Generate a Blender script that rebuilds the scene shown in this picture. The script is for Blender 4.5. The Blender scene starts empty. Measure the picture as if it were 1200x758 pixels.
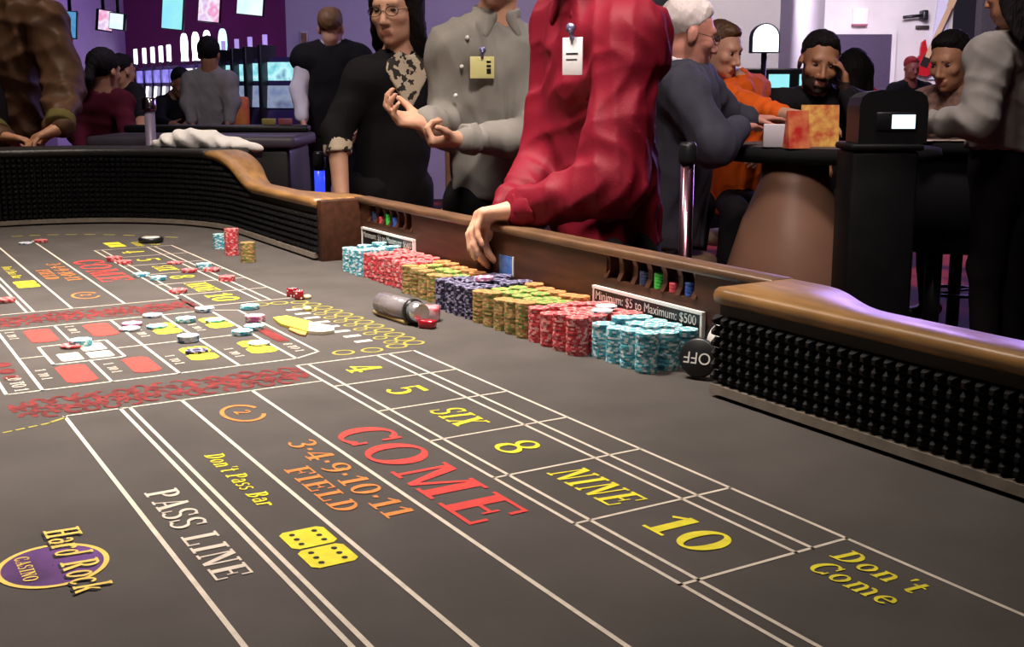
import bpy, bmesh, math, random
import numpy as np
from mathutils import Vector, Matrix

random.seed(7)
rng = np.random.default_rng(7)
SC = bpy.context.scene
COL = SC.collection

# ------------------------------------------------------------------ camera
FELT = 0.75                      # height of the felt
CAMZ = 1.20
YAW = math.radians(31.0)         # camera looks 31 degrees right of the table's long axis (+Y)
PITCH = math.radians(9.893)
FPX = 1352.0
CX, CY = 600.0, 338.5            # optical centre of the photograph (its picture area is 1200 x 677)
cam_d = bpy.data.cameras.new('camera')
cam = bpy.data.objects.new('camera', cam_d)
COL.objects.link(cam)
cam.location = (0, 0, CAMZ)
cam.rotation_euler = (math.pi / 2 - PITCH, 0, -YAW)
cam_d.sensor_fit = 'HORIZONTAL'
cam_d.sensor_width = 36.0
cam_d.lens = FPX / 1200 * 36
cam_d.shift_y = -(379 - CY) / 1200
cam_d.clip_start = 0.05
SC.camera = cam

# ------------------------------------------------------------------ view, world, lights
SC.view_settings.view_transform = 'Standard'
SC.view_settings.look = 'None'
SC.view_settings.gamma = 1.0
SC.view_settings.use_curve_mapping = False
SC.view_settings.exposure = 0.0
world = bpy.data.worlds.new('casino_air')
SC.world = world
world.use_nodes = True
wb = world.node_tree.nodes['Background']
wb.inputs[0].default_value = (0.75, 0.62, 0.95, 1)
wb.inputs[1].default_value = 0.022

RIGHT = np.array([math.cos(YAW), -math.sin(YAW), 0.0])
FORW = np.array([math.sin(YAW), math.cos(YAW), 0.0])
CEIL = 3.3


def rf(r, f, z):
    """room frame: r metres to the right of the camera, f metres ahead, z above the floor"""
    return RIGHT * r + FORW * f + np.array([0, 0, z])


def area_light(name, loc, size, power, color, target=None, spread=None, shape='DISK', size_y=None):
    d = bpy.data.lights.new(name, 'AREA')
    d.shape = shape
    d.size = size
    if size_y:
        d.size_y = size_y
    d.energy = power
    d.color = color
    if spread:
        d.spread = math.radians(spread)
    o = bpy.data.objects.new(name, d)
    COL.objects.link(o)
    o.location = loc
    if target is not None:
        v = Vector(target) - Vector(loc)
        o.rotation_euler = v.to_track_quat('-Z', 'Y').to_euler()
    return o


# the room's lamps, with added lights among them: name, (x, y, z), diameter, watts, colour, aim
LAMPS = [
    ('downlight_over_layout', (0.55, 2.15, CEIL - 0.06), 0.55, 42, (1.0, 0.88, 0.78), (0.48, 2.2, 0.75), 74),
    ('downlight_over_near_end', (0.75, 0.75, CEIL - 0.06), 0.5, 4, (1.0, 0.88, 0.76), (0.8, 0.9, 0.75), 100),
    ('downlight_over_far_end', (0.7, 3.7, CEIL - 0.06), 0.5, 16, (1.0, 0.84, 0.70), (0.7, 3.6, 0.75), 110),
    ('downlight_over_box', (0.9, 1.2, CEIL - 0.06), 0.5, 16, (1.0, 0.86, 0.76), (1.7, 2.7, 1.15), 70),
    ('downlight_card_table', tuple(rf(1.0, 3.6, CEIL - 0.06)), 0.6, 32, (1.0, 0.84, 0.80), tuple(rf(1.3, 4.9, 0.9)), 120),
    ('downlight_right_wall', tuple(rf(4.2, 13.2, CEIL - 0.06)), 1.4, 240, (0.95, 0.86, 0.98), tuple(rf(4.2, 16.4, 1.6)), 150),
    ('added_pale_wall_light', tuple(rf(2.3, 9.8, CEIL - 0.06)), 0.8, 62, (1.0, 0.90, 0.84), tuple(rf(2.3, 12.0, 1.6)), 140),  # added to brighten the near pale wall, an unseen source
    ('purple_wash_left', tuple(rf(-3.6, 14.6, CEIL - 0.06)), 1.6, 120, (0.58, 0.32, 1.0), tuple(rf(-4.2, 18.4, 1.4)), 160),
    ('purple_wash_pillar', tuple(rf(-1.5, 9.4, CEIL - 0.06)), 1.2, 46, (0.60, 0.50, 1.0), tuple(rf(-1.2, 12.6, 1.4)), 160),
    ('added_pit_light', tuple(rf(-1.7, 6.2, CEIL - 0.06)), 0.8, 27, (0.92, 0.82, 0.96), tuple(rf(-1.7, 8.2, 1.0)), 130),  # added light, lifts the dark figures around the pit
    ('added_purple_rail_light', tuple(rf(4.5, 10.4, CEIL - 0.06)), 2.2, 110, (0.45, 0.30, 1.0), (1.25, 1.06, 0.913), 120),  # added purple source, aimed so the near rail reflects lilac
]
for nm, loc, sz, pw, colr, tgt, spr in LAMPS:
    area_light(nm, loc, sz, pw, colr, tgt, spr)

# ------------------------------------------------------------------ helpers
FW3 = np.array([math.sin(YAW) * math.cos(PITCH), math.cos(YAW) * math.cos(PITCH), -math.sin(PITCH)])
RT3 = np.array([math.cos(YAW), -math.sin(YAW), 0.0])
UP3 = np.cross(RT3, FW3)


def view_dir(px, py):
    return FW3 * FPX + RT3 * (px - CX) - UP3 * (py - CY)


def at(px, py, f):
    """world point seen at a photo position, f metres ahead (measured level)"""
    d = view_dir(px, py)
    t = f / float(d @ FORW)
    return np.array([0, 0, CAMZ]) + d * t


def felt_at(px, py, z=FELT):
    d = view_dir(px, py)
    t = (z - CAMZ) / d[2]
    return np.array([0, 0, CAMZ]) + d * t


def props(o, label=None, cat=None, group=None, kind=None):
    if label: o['label'] = label
    if cat: o['category'] = cat
    if group: o['group'] = group
    if kind: o['kind'] = kind
    return o


def empty(name, loc=(0, 0, 0), rz=0.0, label=None, cat=None, group=None):
    o = bpy.data.objects.new(name, None)
    o.empty_display_size = 0.05
    COL.objects.link(o)
    o.location = tuple(float(c) for c in loc)
    o.rotation_euler = (0, 0, rz)
    return props(o, label, cat, group)


def link(name, me, parent=None, mats=None, loc=None, rot=None):
    o = bpy.data.objects.new(name, me)
    COL.objects.link(o)
    if parent is not None:
        o.parent = parent
    if mats is not None and len(me.materials) == 0:
        for m in (mats if isinstance(mats, (list, tuple)) else [mats]):
            me.materials.append(m)
    if loc is not None:
        o.location = tuple(float(c) for c in loc)
    if rot is not None:
        o.rotation_euler = rot
    return o


def copy_tree(o, parent=None):
    c = o.copy()
    COL.objects.link(c)
    if parent is not None:
        c.parent = parent
    for ch in list(o.children):
        copy_tree(ch, c)
    return c


class MB:
    """collects faces; build() links them as one mesh object"""
    def __init__(self):
        self.v, self.f, self.m, self.s = [], [], [], []

    def add(self, verts, faces, mat=0, smooth=False):
        b = len(self.v)
        self.v += [tuple(float(c) for c in p) for p in verts]
        for f in faces:
            self.f.append(tuple(i + b for i in f))
            self.m.append(mat)
            self.s.append(smooth)
        return self

    def box(self, x0, y0, z0, x1, y1, z1, mat=0, T=None):
        vs = [(x, y, z) for z in (z0, z1) for y in (y0, y1) for x in (x0, x1)]
        if T is not None:
            vs = [tuple(T @ Vector(p)) for p in vs]
        return self.add(vs, [(0, 2, 3, 1), (4, 5, 7, 6), (0, 1, 5, 4), (2, 6, 7, 3), (0, 4, 6, 2), (1, 3, 7, 5)], mat)

    def bbox(self, x0, y0, z0, x1, y1, z1, b=0.005, mat=0, T=None, seg=2):
        """box with rounded edges"""
        bm = bmesh.new()
        bmesh.ops.create_cube(bm, size=1)
        for v in bm.verts:
            v.co = ((x0 + x1) / 2 + v.co.x * (x1 - x0), (y0 + y1) / 2 + v.co.y * (y1 - y0), (z0 + z1) / 2 + v.co.z * (z1 - z0))
        bmesh.ops.bevel(bm, geom=list(bm.edges), offset=b, segments=seg, affect='EDGES', profile=0.5)
        return self.bm(bm, mat, T, True)

    def bm(self, bm, mat=0, T=None, smooth=False):
        bm.verts.index_update()
        vs = [(T @ v.co) if T is not None else v.co.copy() for v in bm.verts]
        fs = [[v.index for v in f.verts] for f in bm.faces]
        bm.free()
        return self.add(vs, fs, mat, smooth)

    def cyl(self, a, b, ra, rb=None, n=16, mat=0, caps=True, smooth=True):
        rb = ra if rb is None else rb
        a, b = Vector(a), Vector(b)
        d = (b - a).normalized()
        q = d.to_track_quat('Z', 'Y').to_matrix()
        vs = []
        for c, r in ((a, ra), (b, rb)):
            for i in range(n):
                t = 2 * math.pi * i / n
                vs.append(c + q @ Vector((r * math.cos(t), r * math.sin(t), 0)))
        base = len(self.v)
        self.add(vs, [(i, (i + 1) % n, n + (i + 1) % n, n + i) for i in range(n)], mat, smooth)
        if caps:
            self.f += [tuple(base + i for i in reversed(range(n))), tuple(base + n + i for i in range(n))]
            self.m += [mat, mat]
            self.s += [False, False]
        return self

    def lathe(self, prof, c=(0, 0, 0), n=24, mat=0, smooth=True, T=None):
        """profile of (radius, z) from bottom to top"""
        vs, fs = [], []
        for r, z in prof:
            for i in range(n):
                t = 2 * math.pi * i / n
                p = Vector((c[0] + r * math.cos(t), c[1] + r * math.sin(t), c[2] + z))
                vs.append(T @ p if T is not None else p)
        for k in range(len(prof) - 1):
            for i in range(n):
                fs.append((k * n + i, k * n + (i + 1) % n, (k + 1) * n + (i + 1) % n, (k + 1) * n + i))
        fs.append(tuple(reversed(range(n))))
        fs.append(tuple((len(prof) - 1) * n + i for i in range(n)))
        return self.add(vs, fs, mat, smooth)

    def sweep(self, rings, closed=False, cap=True, mat=0, smooth=False):
        """rings: equal-length lists of points along a path, each ring a closed outline"""
        n = len(rings[0])
        vs = [p for r in rings for p in r]
        fs = []
        m = len(rings)
        for k in range(m if closed else m - 1):
            a, b = k * n, ((k + 1) % m) * n
            for i in range(n):
                fs.append((a + i, a + (i + 1) % n, b + (i + 1) % n, b + i))
        if cap and not closed:
            fs.append(tuple(reversed(range(n))))
            fs.append(tuple((m - 1) * n + i for i in range(n)))
        return self.add(vs, fs, mat, smooth)

    def prism(self, pts, z0, z1, mat=0):
        n = len(pts)
        vs = [(x, y, z0) for x, y in pts] + [(x, y, z1) for x, y in pts]
        fs = [tuple(reversed(range(n))), tuple(range(n, 2 * n))]
        fs += [(i, (i + 1) % n, n + (i + 1) % n, n + i) for i in range(n)]
        return self.add(vs, fs, mat)

    def mesh(self, name, fix=True):
        me = bpy.data.meshes.new(name)
        me.from_pydata(self.v, [], self.f)
        me.polygons.foreach_set('material_index', self.m)
        me.polygons.foreach_set('use_smooth', self.s)
        if fix:
            bm = bmesh.new()
            bm.from_mesh(me)
            bmesh.ops.recalc_face_normals(bm, faces=bm.faces)
            bm.to_mesh(me)
            bm.free()
        me.update()
        return me

    def build(self, name, mats, parent=None, loc=None, rot=None, fix=True):
        return link(name, self.mesh(name, fix), parent, mats, loc, rot)


# ------------------------------------------------------------------ materials
MATS = {}


def mat(name, col, rough=0.6, metal=0.0, noise=0.0, nscale=20.0, bump=0.0, bscale=60.0, emit=None, estr=0.0,
        spec=0.5, trans=0.0, col2=None, stretch=None, coat=0.0, sheen=0.0):
    if name in MATS:
        return MATS[name]
    m = bpy.data.materials.new(name)
    m.use_nodes = True
    nt = m.node_tree
    b = nt.nodes['Principled BSDF']
    b.inputs['Base Color'].default_value = (*col, 1)
    b.inputs['Roughness'].default_value = rough
    b.inputs['Metallic'].default_value = metal
    b.inputs['Specular IOR Level'].default_value = spec
    if trans:
        b.inputs['Transmission Weight'].default_value = trans
    if coat:
        b.inputs['Coat Weight'].default_value = coat
    if sheen:
        b.inputs['Sheen Weight'].default_value = sheen
    if emit:
        b.inputs['Emission Color'].default_value = (*emit, 1)
        b.inputs['Emission Strength'].default_value = estr
    if noise > 0 or bump > 0 or col2:
        tc = nt.nodes.new('ShaderNodeTexCoord')
        vec = tc.outputs['Object']
        if stretch:
            mp = nt.nodes.new('ShaderNodeMapping')
            mp.inputs['Scale'].default_value = stretch
            nt.links.new(vec, mp.inputs['Vector'])
            vec = mp.outputs['Vector']
        if noise > 0 or col2:
            n = nt.nodes.new('ShaderNodeTexNoise')
            n.inputs['Scale'].default_value = nscale
            n.inputs['Detail'].default_value = 5
            nt.links.new(vec, n.inputs['Vector'])
            r = nt.nodes.new('ShaderNodeValToRGB')
            c2 = col2 if col2 else tuple(min(1, c * (1 + noise)) for c in col)
            c1 = col if col2 else tuple(c * (1 - noise) for c in col)
            r.color_ramp.elements[0].color = (*c1, 1)
            r.color_ramp.elements[1].color = (*c2, 1)
            r.color_ramp.elements[0].position = 0.35
            r.color_ramp.elements[1].position = 0.68
            nt.links.new(n.outputs['Fac'], r.inputs['Fac'])
            nt.links.new(r.outputs['Color'], b.inputs['Base Color'])
        if bump > 0:
            n2 = nt.nodes.new('ShaderNodeTexNoise')
            n2.inputs['Scale'].default_value = bscale
            n2.inputs['Detail'].default_value = 4
            nt.links.new(vec, n2.inputs['Vector'])
            bp = nt.nodes.new('ShaderNodeBump')
            bp.inputs['Strength'].default_value = bump
            bp.inputs['Distance'].default_value = 0.01
            nt.links.new(n2.outputs['Fac'], bp.inputs['Height'])
            nt.links.new(bp.outputs['Normal'], b.inputs['Normal'])
    MATS[name] = m
    return m


def screen_mat(name, cols, strength, scale=3.0, bands=False):
    """a lit display: blocks of colour, emitting"""
    m = bpy.data.materials.new(name)
    m.use_nodes = True
    nt = m.node_tree
    b = nt.nodes['Principled BSDF']
    b.inputs['Base Color'].default_value = (0.02, 0.02, 0.02, 1)
    b.inputs['Roughness'].default_value = 0.2
    tc = nt.nodes.new('ShaderNodeTexCoord')
    v = nt.nodes.new('ShaderNodeTexNoise')
    v.inputs['Scale'].default_value = scale
    v.inputs['Detail'].default_value = 2
    nt.links.new(tc.outputs['Object'], v.inputs['Vector'])
    r = nt.nodes.new('ShaderNodeValToRGB')
    els = r.color_ramp.elements
    while len(els) < len(cols):
        els.new(0.5)
    for i, c in enumerate(cols):
        els[i].position = 0.3 + 0.4 * i / max(1, len(cols) - 1)
        els[i].color = (*c, 1)
    nt.links.new(v.outputs['Fac'], r.inputs['Fac'])
    nt.links.new(r.outputs['Color'], b.inputs['Emission Color'])
    b.inputs['Emission Strength'].default_value = strength
    MATS[name] = m
    return m

# ------------------------------------------------------------------ room shell
def carpet_mat():
    m = bpy.data.materials.new('casino_carpet')
    m.use_nodes = True
    nt = m.node_tree
    b = nt.nodes['Principled BSDF']
    b.inputs['Roughness'].default_value = 0.95
    tc = nt.nodes.new('ShaderNodeTexCoord')
    vo = nt.nodes.new('ShaderNodeTexVoronoi')
    vo.inputs['Scale'].default_value = 1.6
    nt.links.new(tc.outputs['Object'], vo.inputs['Vector'])
    r = nt.nodes.new('ShaderNodeValToRGB')
    e = r.color_ramp.elements
    e[0].position, e[0].color = 0.0, (0.50, 0.10, 0.04, 1)
    e[1].position, e[1].color = 0.62, (0.03, 0.01, 0.02, 1)
    k = e.new(0.25)
    k.color = (0.55, 0.05, 0.03, 1)
    k = e.new(0.42)
    k.color = (0.10, 0.01, 0.02, 1)
    nt.links.new(vo.outputs['Distance'], r.inputs['Fac'])
    nt.links.new(r.outputs['Color'], b.inputs['Base Color'])
    return m


M_ceiling = mat('ceiling_paint', (0.10, 0.085, 0.11), 0.9, noise=0.1)
M_maroon = mat('maroon_wall_paint', (0.115, 0.012, 0.065), 0.85, noise=0.12, nscale=2)
M_lilac = mat('lilac_wall_paint', (0.50, 0.42, 0.56), 0.85, noise=0.05, nscale=3)
M_white = mat('pale_wall_paint', (0.62, 0.58, 0.60), 0.85, noise=0.05, nscale=3)
M_darkwall = mat('charcoal_wall_paint', (0.035, 0.03, 0.04), 0.8, noise=0.1)
M_doorpurple = mat('dark_purple_door', (0.05, 0.03, 0.075), 0.7, noise=0.1)
ROT = -YAW                                              # the room runs square to the line of sight, the table stands askew in it


def room_box(name, r0, f0, z0, r1, f1, z1, m, kind='structure', label=None):
    mb = MB()
    mb.box(r0, f0, z0, r1, f1, z1)
    o = mb.build(name, m, rot=(0, 0, ROT))
    o['kind'] = kind
    if label:
        o['label'] = label
    return o


room_box('floor', -12, -6, -0.1, 14, 20, 0, carpet_mat())
room_box('ceiling', -12, -6, CEIL, 14, 20, CEIL + 0.1, M_ceiling)
room_box('wall_back', -8.0, 18.6, 0, -2.0, 18.8, CEIL, M_maroon)
room_box('wall_left', -6.9, 15.6, 0, -6.10, 18.6, CEIL, M_lilac)
room_box('wall_pillar', -2.41, 12.6, 0, 0.40, 13.6, CEIL, M_lilac)
room_box('wall_dark_centre', 0.40, 12.6, 0, 1.97, 12.8, CEIL, M_darkwall)
room_box('wall_right_near', 1.80, 12.0, 0, 2.72, 12.2, CEIL, M_white)
room_box('wall_right', 1.75, 16.5, 0, 6.15, 16.7, CEIL, M_white)
room_box('wall_far_right', 6.15, 15.5, 0, 12.0, 15.7, CEIL, M_darkwall)
room_box('wall_side_left', -12.0, -6, 0, -11.8, 20, CEIL, M_darkwall)
room_box('wall_side_right', 13.8, -6, 0, 14.0, 20, CEIL, M_darkwall)
room_box('wall_end_left', -12, 18.8, 0, -8.0, 19.0, CEIL, M_darkwall)
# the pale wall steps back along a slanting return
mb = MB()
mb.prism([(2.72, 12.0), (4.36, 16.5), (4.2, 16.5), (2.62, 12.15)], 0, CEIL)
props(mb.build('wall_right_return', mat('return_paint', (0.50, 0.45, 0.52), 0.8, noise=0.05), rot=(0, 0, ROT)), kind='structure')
# doorway in the pale wall
mb = MB()
mb.box(4.42, 16.40, 0, 5.28, 16.49, 1.93)
d = mb.build('door_1', M_doorpurple, rot=(0, 0, ROT))
props(d, kind='structure')
mb = MB()
mb.box(4.36, 16.38, 0, 4.42, 16.5, 1.99)
mb.box(5.28, 16.38, 0, 5.34, 16.5, 1.99)
mb.box(4.42, 16.38, 1.93, 5.28, 16.5, 1.99)
mb.build('door_frame', M_white, parent=d)
mb = MB()
mb.cyl((4.52, 16.40, 0.98), (4.52, 16.34, 0.98), 0.02)
mb.build('door_knob', mat('knob_metal', (0.5, 0.45, 0.4), 0.3, 0.9), parent=d)

# ceiling lamps (fixtures for the lamps above, also for the added lights)
M_can = mat('lamp_can', (0.2, 0.2, 0.2), 0.4, 0.6)
for nm, loc, sz, pw, colr, tgt, spr in LAMPS:
    t = empty('ceiling_light', (loc[0], loc[1], CEIL - 0.05), 0, None, 'ceiling light')
    t['label'] = 'round ceiling ' + nm.replace('_', ' ') + ', above the picture'
    mb = MB()
    mb.lathe([(sz * 0.58, 0.05), (sz * 0.58, 0.0), (sz * 0.53, 0.0), (sz * 0.53, 0.04)], n=28)
    mb.build('ring', M_can, t)
    mb = MB()
    mb.lathe([(sz * 0.53, 0.02), (sz * 0.53, 0.045)], n=28)
    mb.build('lens', mat('lamp_lens_' + nm, (0.8, 0.8, 0.8), 0.5, emit=colr, estr=2.0), t)

# ------------------------------------------------------------------ craps table
W_IN, Y0, Y1 = 1.12, 0.61, 3.515      # inner face on the dealers' side; straight part of the long walls
XC, RC = 0.55, 0.57                   # half-round ends
YM = 2.062                            # middle of the table
BX = 1.227                            # face of the box wall
BY0, BY1 = 1.27, 2.854                # box section
LOW, HIGH = 0.163, 0.25


def sst(t):
    t = min(1, max(0, t))
    return t * t * (3 - 2 * t)


def rail_h(x, y):
    if x < 0.55:
        return HIGH
    return LOW + (HIGH - LOW) * sst((abs(y - YM) - 1.29) / 0.36)


def rail_w(x, y):
    if x < 0.55:
        return 0.19
    a = abs(y - YM)
    w = 0.062 + 0.085 * (1 - sst((a - 0.86) / 0.20))
    return w + 0.05 * sst((a - 1.29) / 0.36) + 0.07 * sst((a - 1.7) / 0.3)


def wall_path(step=0.02):
    P = []
    def line(x, ya, yb, n):
        k = max(2, int(abs(yb - ya) / step))
        for i in range(k):
            P.append((x, ya + (yb - ya) * i / k, n[0], n[1]))
    def arc(cx, cy, a0, a1):
        k = int(abs(math.radians(a1 - a0)) * RC / step)
        for i in range(k):
            a = math.radians(a0 + (a1 - a0) * i / k)
            P.append((cx + RC * math.cos(a), cy + RC * math.sin(a), math.cos(a), math.sin(a)))
    line(W_IN, BY1, Y1, (1, 0))
    arc(XC, Y1, 0, 180)
    line(XC - RC, Y1, Y0, (-1, 0))
    arc(XC, Y0, 180, 360)
    line(W_IN, Y0, BY0, (1, 0))
    P.append((W_IN, BY0, 1, 0))
    return P


PATH = wall_path()
M_felt = mat('dark_felt', (0.082, 0.073, 0.068), 0.95, noise=0.10, nscale=9, bump=0.15, bscale=900, spec=0.15)
M_wood = mat('oiled_wood', (0.32, 0.170, 0.060), 0.32, noise=0.3, nscale=9, stretch=(6, 1, 6), spec=0.5)
M_boxcap = mat('worn_brown_wood', (0.135, 0.070, 0.035), 0.4, noise=0.3, nscale=9, stretch=(6, 1, 6))
M_boxwood = mat('dark_mahogany', (0.058, 0.020, 0.009), 0.5, spec=.3, noise=0.3, nscale=9, stretch=(6, 1, 6))
M_foam = mat('black_rubber', (0.006, 0.006, 0.007), 0.5, spec=0.3)
M_strip = mat('felt_ledge', (0.17, 0.14, 0.11), 0.9, noise=0.15, nscale=40)
M_blackpad = mat('black_leather', (0.012, 0.011, 0.012), 0.45, bump=0.2, bscale=80)
M_blackpaint = mat('black_lacquer', (0.012, 0.010, 0.011), 0.35)

table = empty('craps_table', (XC, YM, 0), 0, 'long craps table with dark printed felt and black studded walls, filling the foreground', 'gaming table')
TI = Vector((-XC, -YM, 0))            # parts are modelled in room coordinates, then shifted to the table's own


def tpart(mb, name, mats, parent=None, fix=True):
    mb.v = [(x - XC, y - YM, z) for x, y, z in mb.v]
    return mb.build(name, mats, parent or table, fix=fix)


# felt bed
mb = MB()
outline = [(x, y) for x, y, a, b in PATH] + [(BX, BY0), (BX, BY1)]
mb.prism(outline, FELT - 0.03, FELT)
felt = tpart(mb, 'felt_layout', M_felt)

# rubber wall, ledge, rail, outer wall
rings_f, rings_s, rings_r, rings_o, rings_p = [], [], [], [], []
for x, y, nx, ny in PATH:
    h, w = rail_h(x, y), rail_w(x, y)
    q = lambda o, z: (x + nx * o, y + ny * o, FELT + z)
    rings_f.append([q(0, 0.019), q(0.02, 0.019), q(0.02, h - 0.025), q(0, h - 0.025)])
    rings_s.append([q(-0.016, 0.006), q(0.02, 0.006), q(0.02, 0.019), q(-0.014, 0.019)])
    rings_r.append([q(0.0, h - 0.026), q(-0.008, h - 0.024), q(-0.0125, h - 0.018), q(-0.014, h - 0.011), q(-0.011, h - 0.004), q(-0.004, h),
                    q(w - 0.008, h), q(w, h - 0.006), q(w, h - 0.026)])
    rings_o.append([q(0.02, -0.28), q(0.055, -0.28), q(0.055, h - 0.026), q(0.02, h - 0.026)])
    if h > HIGH - 0.002:
        rings_p.append([q(0.10, h - 0.01), q(0.115, h + 0.001), q(0.14, h + 0.004), q(0.18, h + 0.002), q(0.20, h - 0.008), q(0.20, h - 0.03), q(0.1, h - 0.03)])
foam = tpart(MB().sweep(rings_f), 'rubber_wall', M_foam)
tpart(MB().sweep(rings_s), 'felt_ledge', M_strip)
lowr = [i for i, (x, y, _, _) in enumerate(PATH) if x > 0.55 and abs(y - YM) < 1.66]
far_i = [i for i in lowr if PATH[i][1] > YM]
near_i = [i for i in lowr if PATH[i][1] < YM]
tpart(MB().sweep([rings_r[i] for i in far_i], smooth=True), 'top_rail', M_wood)
tpart(MB().sweep([rings_r[i] for i in near_i], smooth=True), 'top_rail', M_wood)
tpart(MB().sweep(rings_r[far_i[-1]:near_i[0] + 1], smooth=True), 'player_rail', M_blackpad)
tpart(MB().sweep(rings_o), 'outer_wall', M_boxwood)
tpart(MB().sweep(rings_p, smooth=True), 'armrest_pad', M_blackpad)
mb = MB()
mb.bbox(0.2, 0.5, 0.0, 0.95, 1.1, FELT - 0.03, 0.02)
tpart(mb, 'pedestal', M_boxwood)
mb = MB()
mb.bbox(0.2, 3.0, 0.0, 0.95, 3.6, FELT - 0.03, 0.02)
tpart(mb, 'pedestal', M_boxwood)

# studs of the rubber wall
SY, SZ = 0.0185, 0.0168
stud = MB()
a, b, hh = 0.0086, 0.0028, 0.0135
stud.add([(0, -a, -a * .93), (0, a, -a * .93), (0, a, a * .93), (0, -a, a * .93), (-hh, -b, -b), (-hh, b, -b), (-hh, b, b), (-hh, -b, b)],
         [(0, 1, 5, 4), (1, 2, 6, 5), (2, 3, 7, 6), (3, 0, 4, 7), (4, 5, 6, 7), (3, 2, 1, 0)])
stud_me = stud.mesh('stud')
stud_me.materials.append(M_foam)
rest = MB()
n_ind = 0
fine = wall_path(SY)
for k, (x, y, nx, ny) in enumerate(fine):
    h = rail_h(x, y)
    rows = int((h - 0.048) / SZ)
    for j in range(rows):
        z = FELT + 0.029 + SZ * j
        if x > 1.1 and 0.70 < y < BY0 - 0.006 and n_ind < 300:
            o = link('stud', stud_me, foam)
            o.location = (x - XC, y - YM, z)
            n_ind += 1
        else:
            tx, ty = -ny, nx
            vs = []
            for (vx, vy, vz) in stud.v:
                vs.append((x - nx * (-vx) + tx * vy, y - ny * (-vx) + ty * vy, z + vz))
            rest.add(vs, [(0, 1, 5, 4), (1, 2, 6, 5), (2, 3, 7, 6), (3, 0, 4, 7), (4, 5, 6, 7)])
o = tpart(rest, 'wall_studs', M_foam, fix=False)
o.parent = foam
o['kind'] = 'stuff'

# box wall with its two sets of slots
SL = ((1.455, 1.705), (2.515, 2.765))
Z0, ZS0, ZS1, ZT = FELT - 0.03, FELT + 0.106, FELT + 0.150, FELT + 0.150
mb = MB()
mb.box(BX, BY0, Z0, BX + 0.028, BY1, ZS0)
ys = [BY0, SL[0][0], SL[0][1], SL[1][0], SL[1][1], BY1]
for i in (0, 2, 4):
    mb.box(BX, ys[i], ZS0, BX + 0.028, ys[i + 1], ZS1)
for s0, s1 in SL:
    mb.box(BX + 0.022, s0, ZS0, BX + 0.028, s1, ZS1)
boxw = tpart(mb, 'box_wall', M_boxwood)
for s0, s1 in SL:
    for i in range(7):
        yy = s0 + (s1 - s0) * i / 6
        mb = MB()
        pts = [(BX - 0.004, ZS0), (BX + 0.022, ZS0), (BX + 0.022, ZS1), (BX - 0.001, ZS1), (BX + 0.004, ZS1 - 0.012), (BX + 0.004, ZS0 + 0.014)]
        mb.sweep([[(px, yy - 0.006, pz) for px, pz in pts], [(px, yy + 0.006, pz) for px, pz in pts]])
        tpart(mb, 'slot_divider', M_boxwood, boxw)
mb = MB()
mb.bbox(BX - 0.006, BY0, FELT + 0.148, BX + 0.042, BY1, FELT + LOW + 0.001, 0.005)
tpart(mb, 'box_rail', M_boxcap)
for yy, xx in ((BY0 - 0.024, W_IN + 0.004), (BY1 - 0.03, W_IN - 0.004)):
    mb = MB()
    mb.bbox(xx, yy, FELT - 0.01, BX + 0.028, yy + 0.03, FELT + LOW - 0.003, 0.003)
    tpart(mb, 'end_block', M_boxwood)
mb = MB()
mb.box(BX + 0.028, BY0, 0.47, BX + 0.05, BY1, FELT + 0.148)
tpart(mb, 'outer_box_wall', M_boxwood)


# ------------------------------------------------------------------ lettering: a bold serif drawn from polygons
def _rect(x0, y0, x1, y1): return [(x0, y0), (x1, y0), (x1, y1), (x0, y1)]
def _quad(*p): return list(p)


def _ring(cx, cy, rx, ry, sx, sy, a0=0, a1=360, n=28):
    out = []
    k = max(4, int(n * abs(a1 - a0) / 360))
    for i in range(k):
        t0 = math.radians(a0 + (a1 - a0) * i / k)
        t1 = math.radians(a0 + (a1 - a0) * (i + 1) / k)
        o = lambda t: (cx + rx * math.cos(t), cy + ry * math.sin(t))
        q = lambda t: (cx + (rx - sx) * math.cos(t), cy + (ry - sy) * math.sin(t))
        out.append([q(t0), o(t0), o(t1), q(t1)])
    return out


def _stem(x, w=0.2, y0=0, y1=1, s=0.1, t=0.07, top=True, bot=True):
    out = [_rect(x, y0, x + w, y1)]
    if bot: out.append(_rect(x - s, y0, x + w + s, y0 + t))
    if top: out.append(_rect(x - s, y1 - t, x + w + s, y1))
    return out


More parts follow.
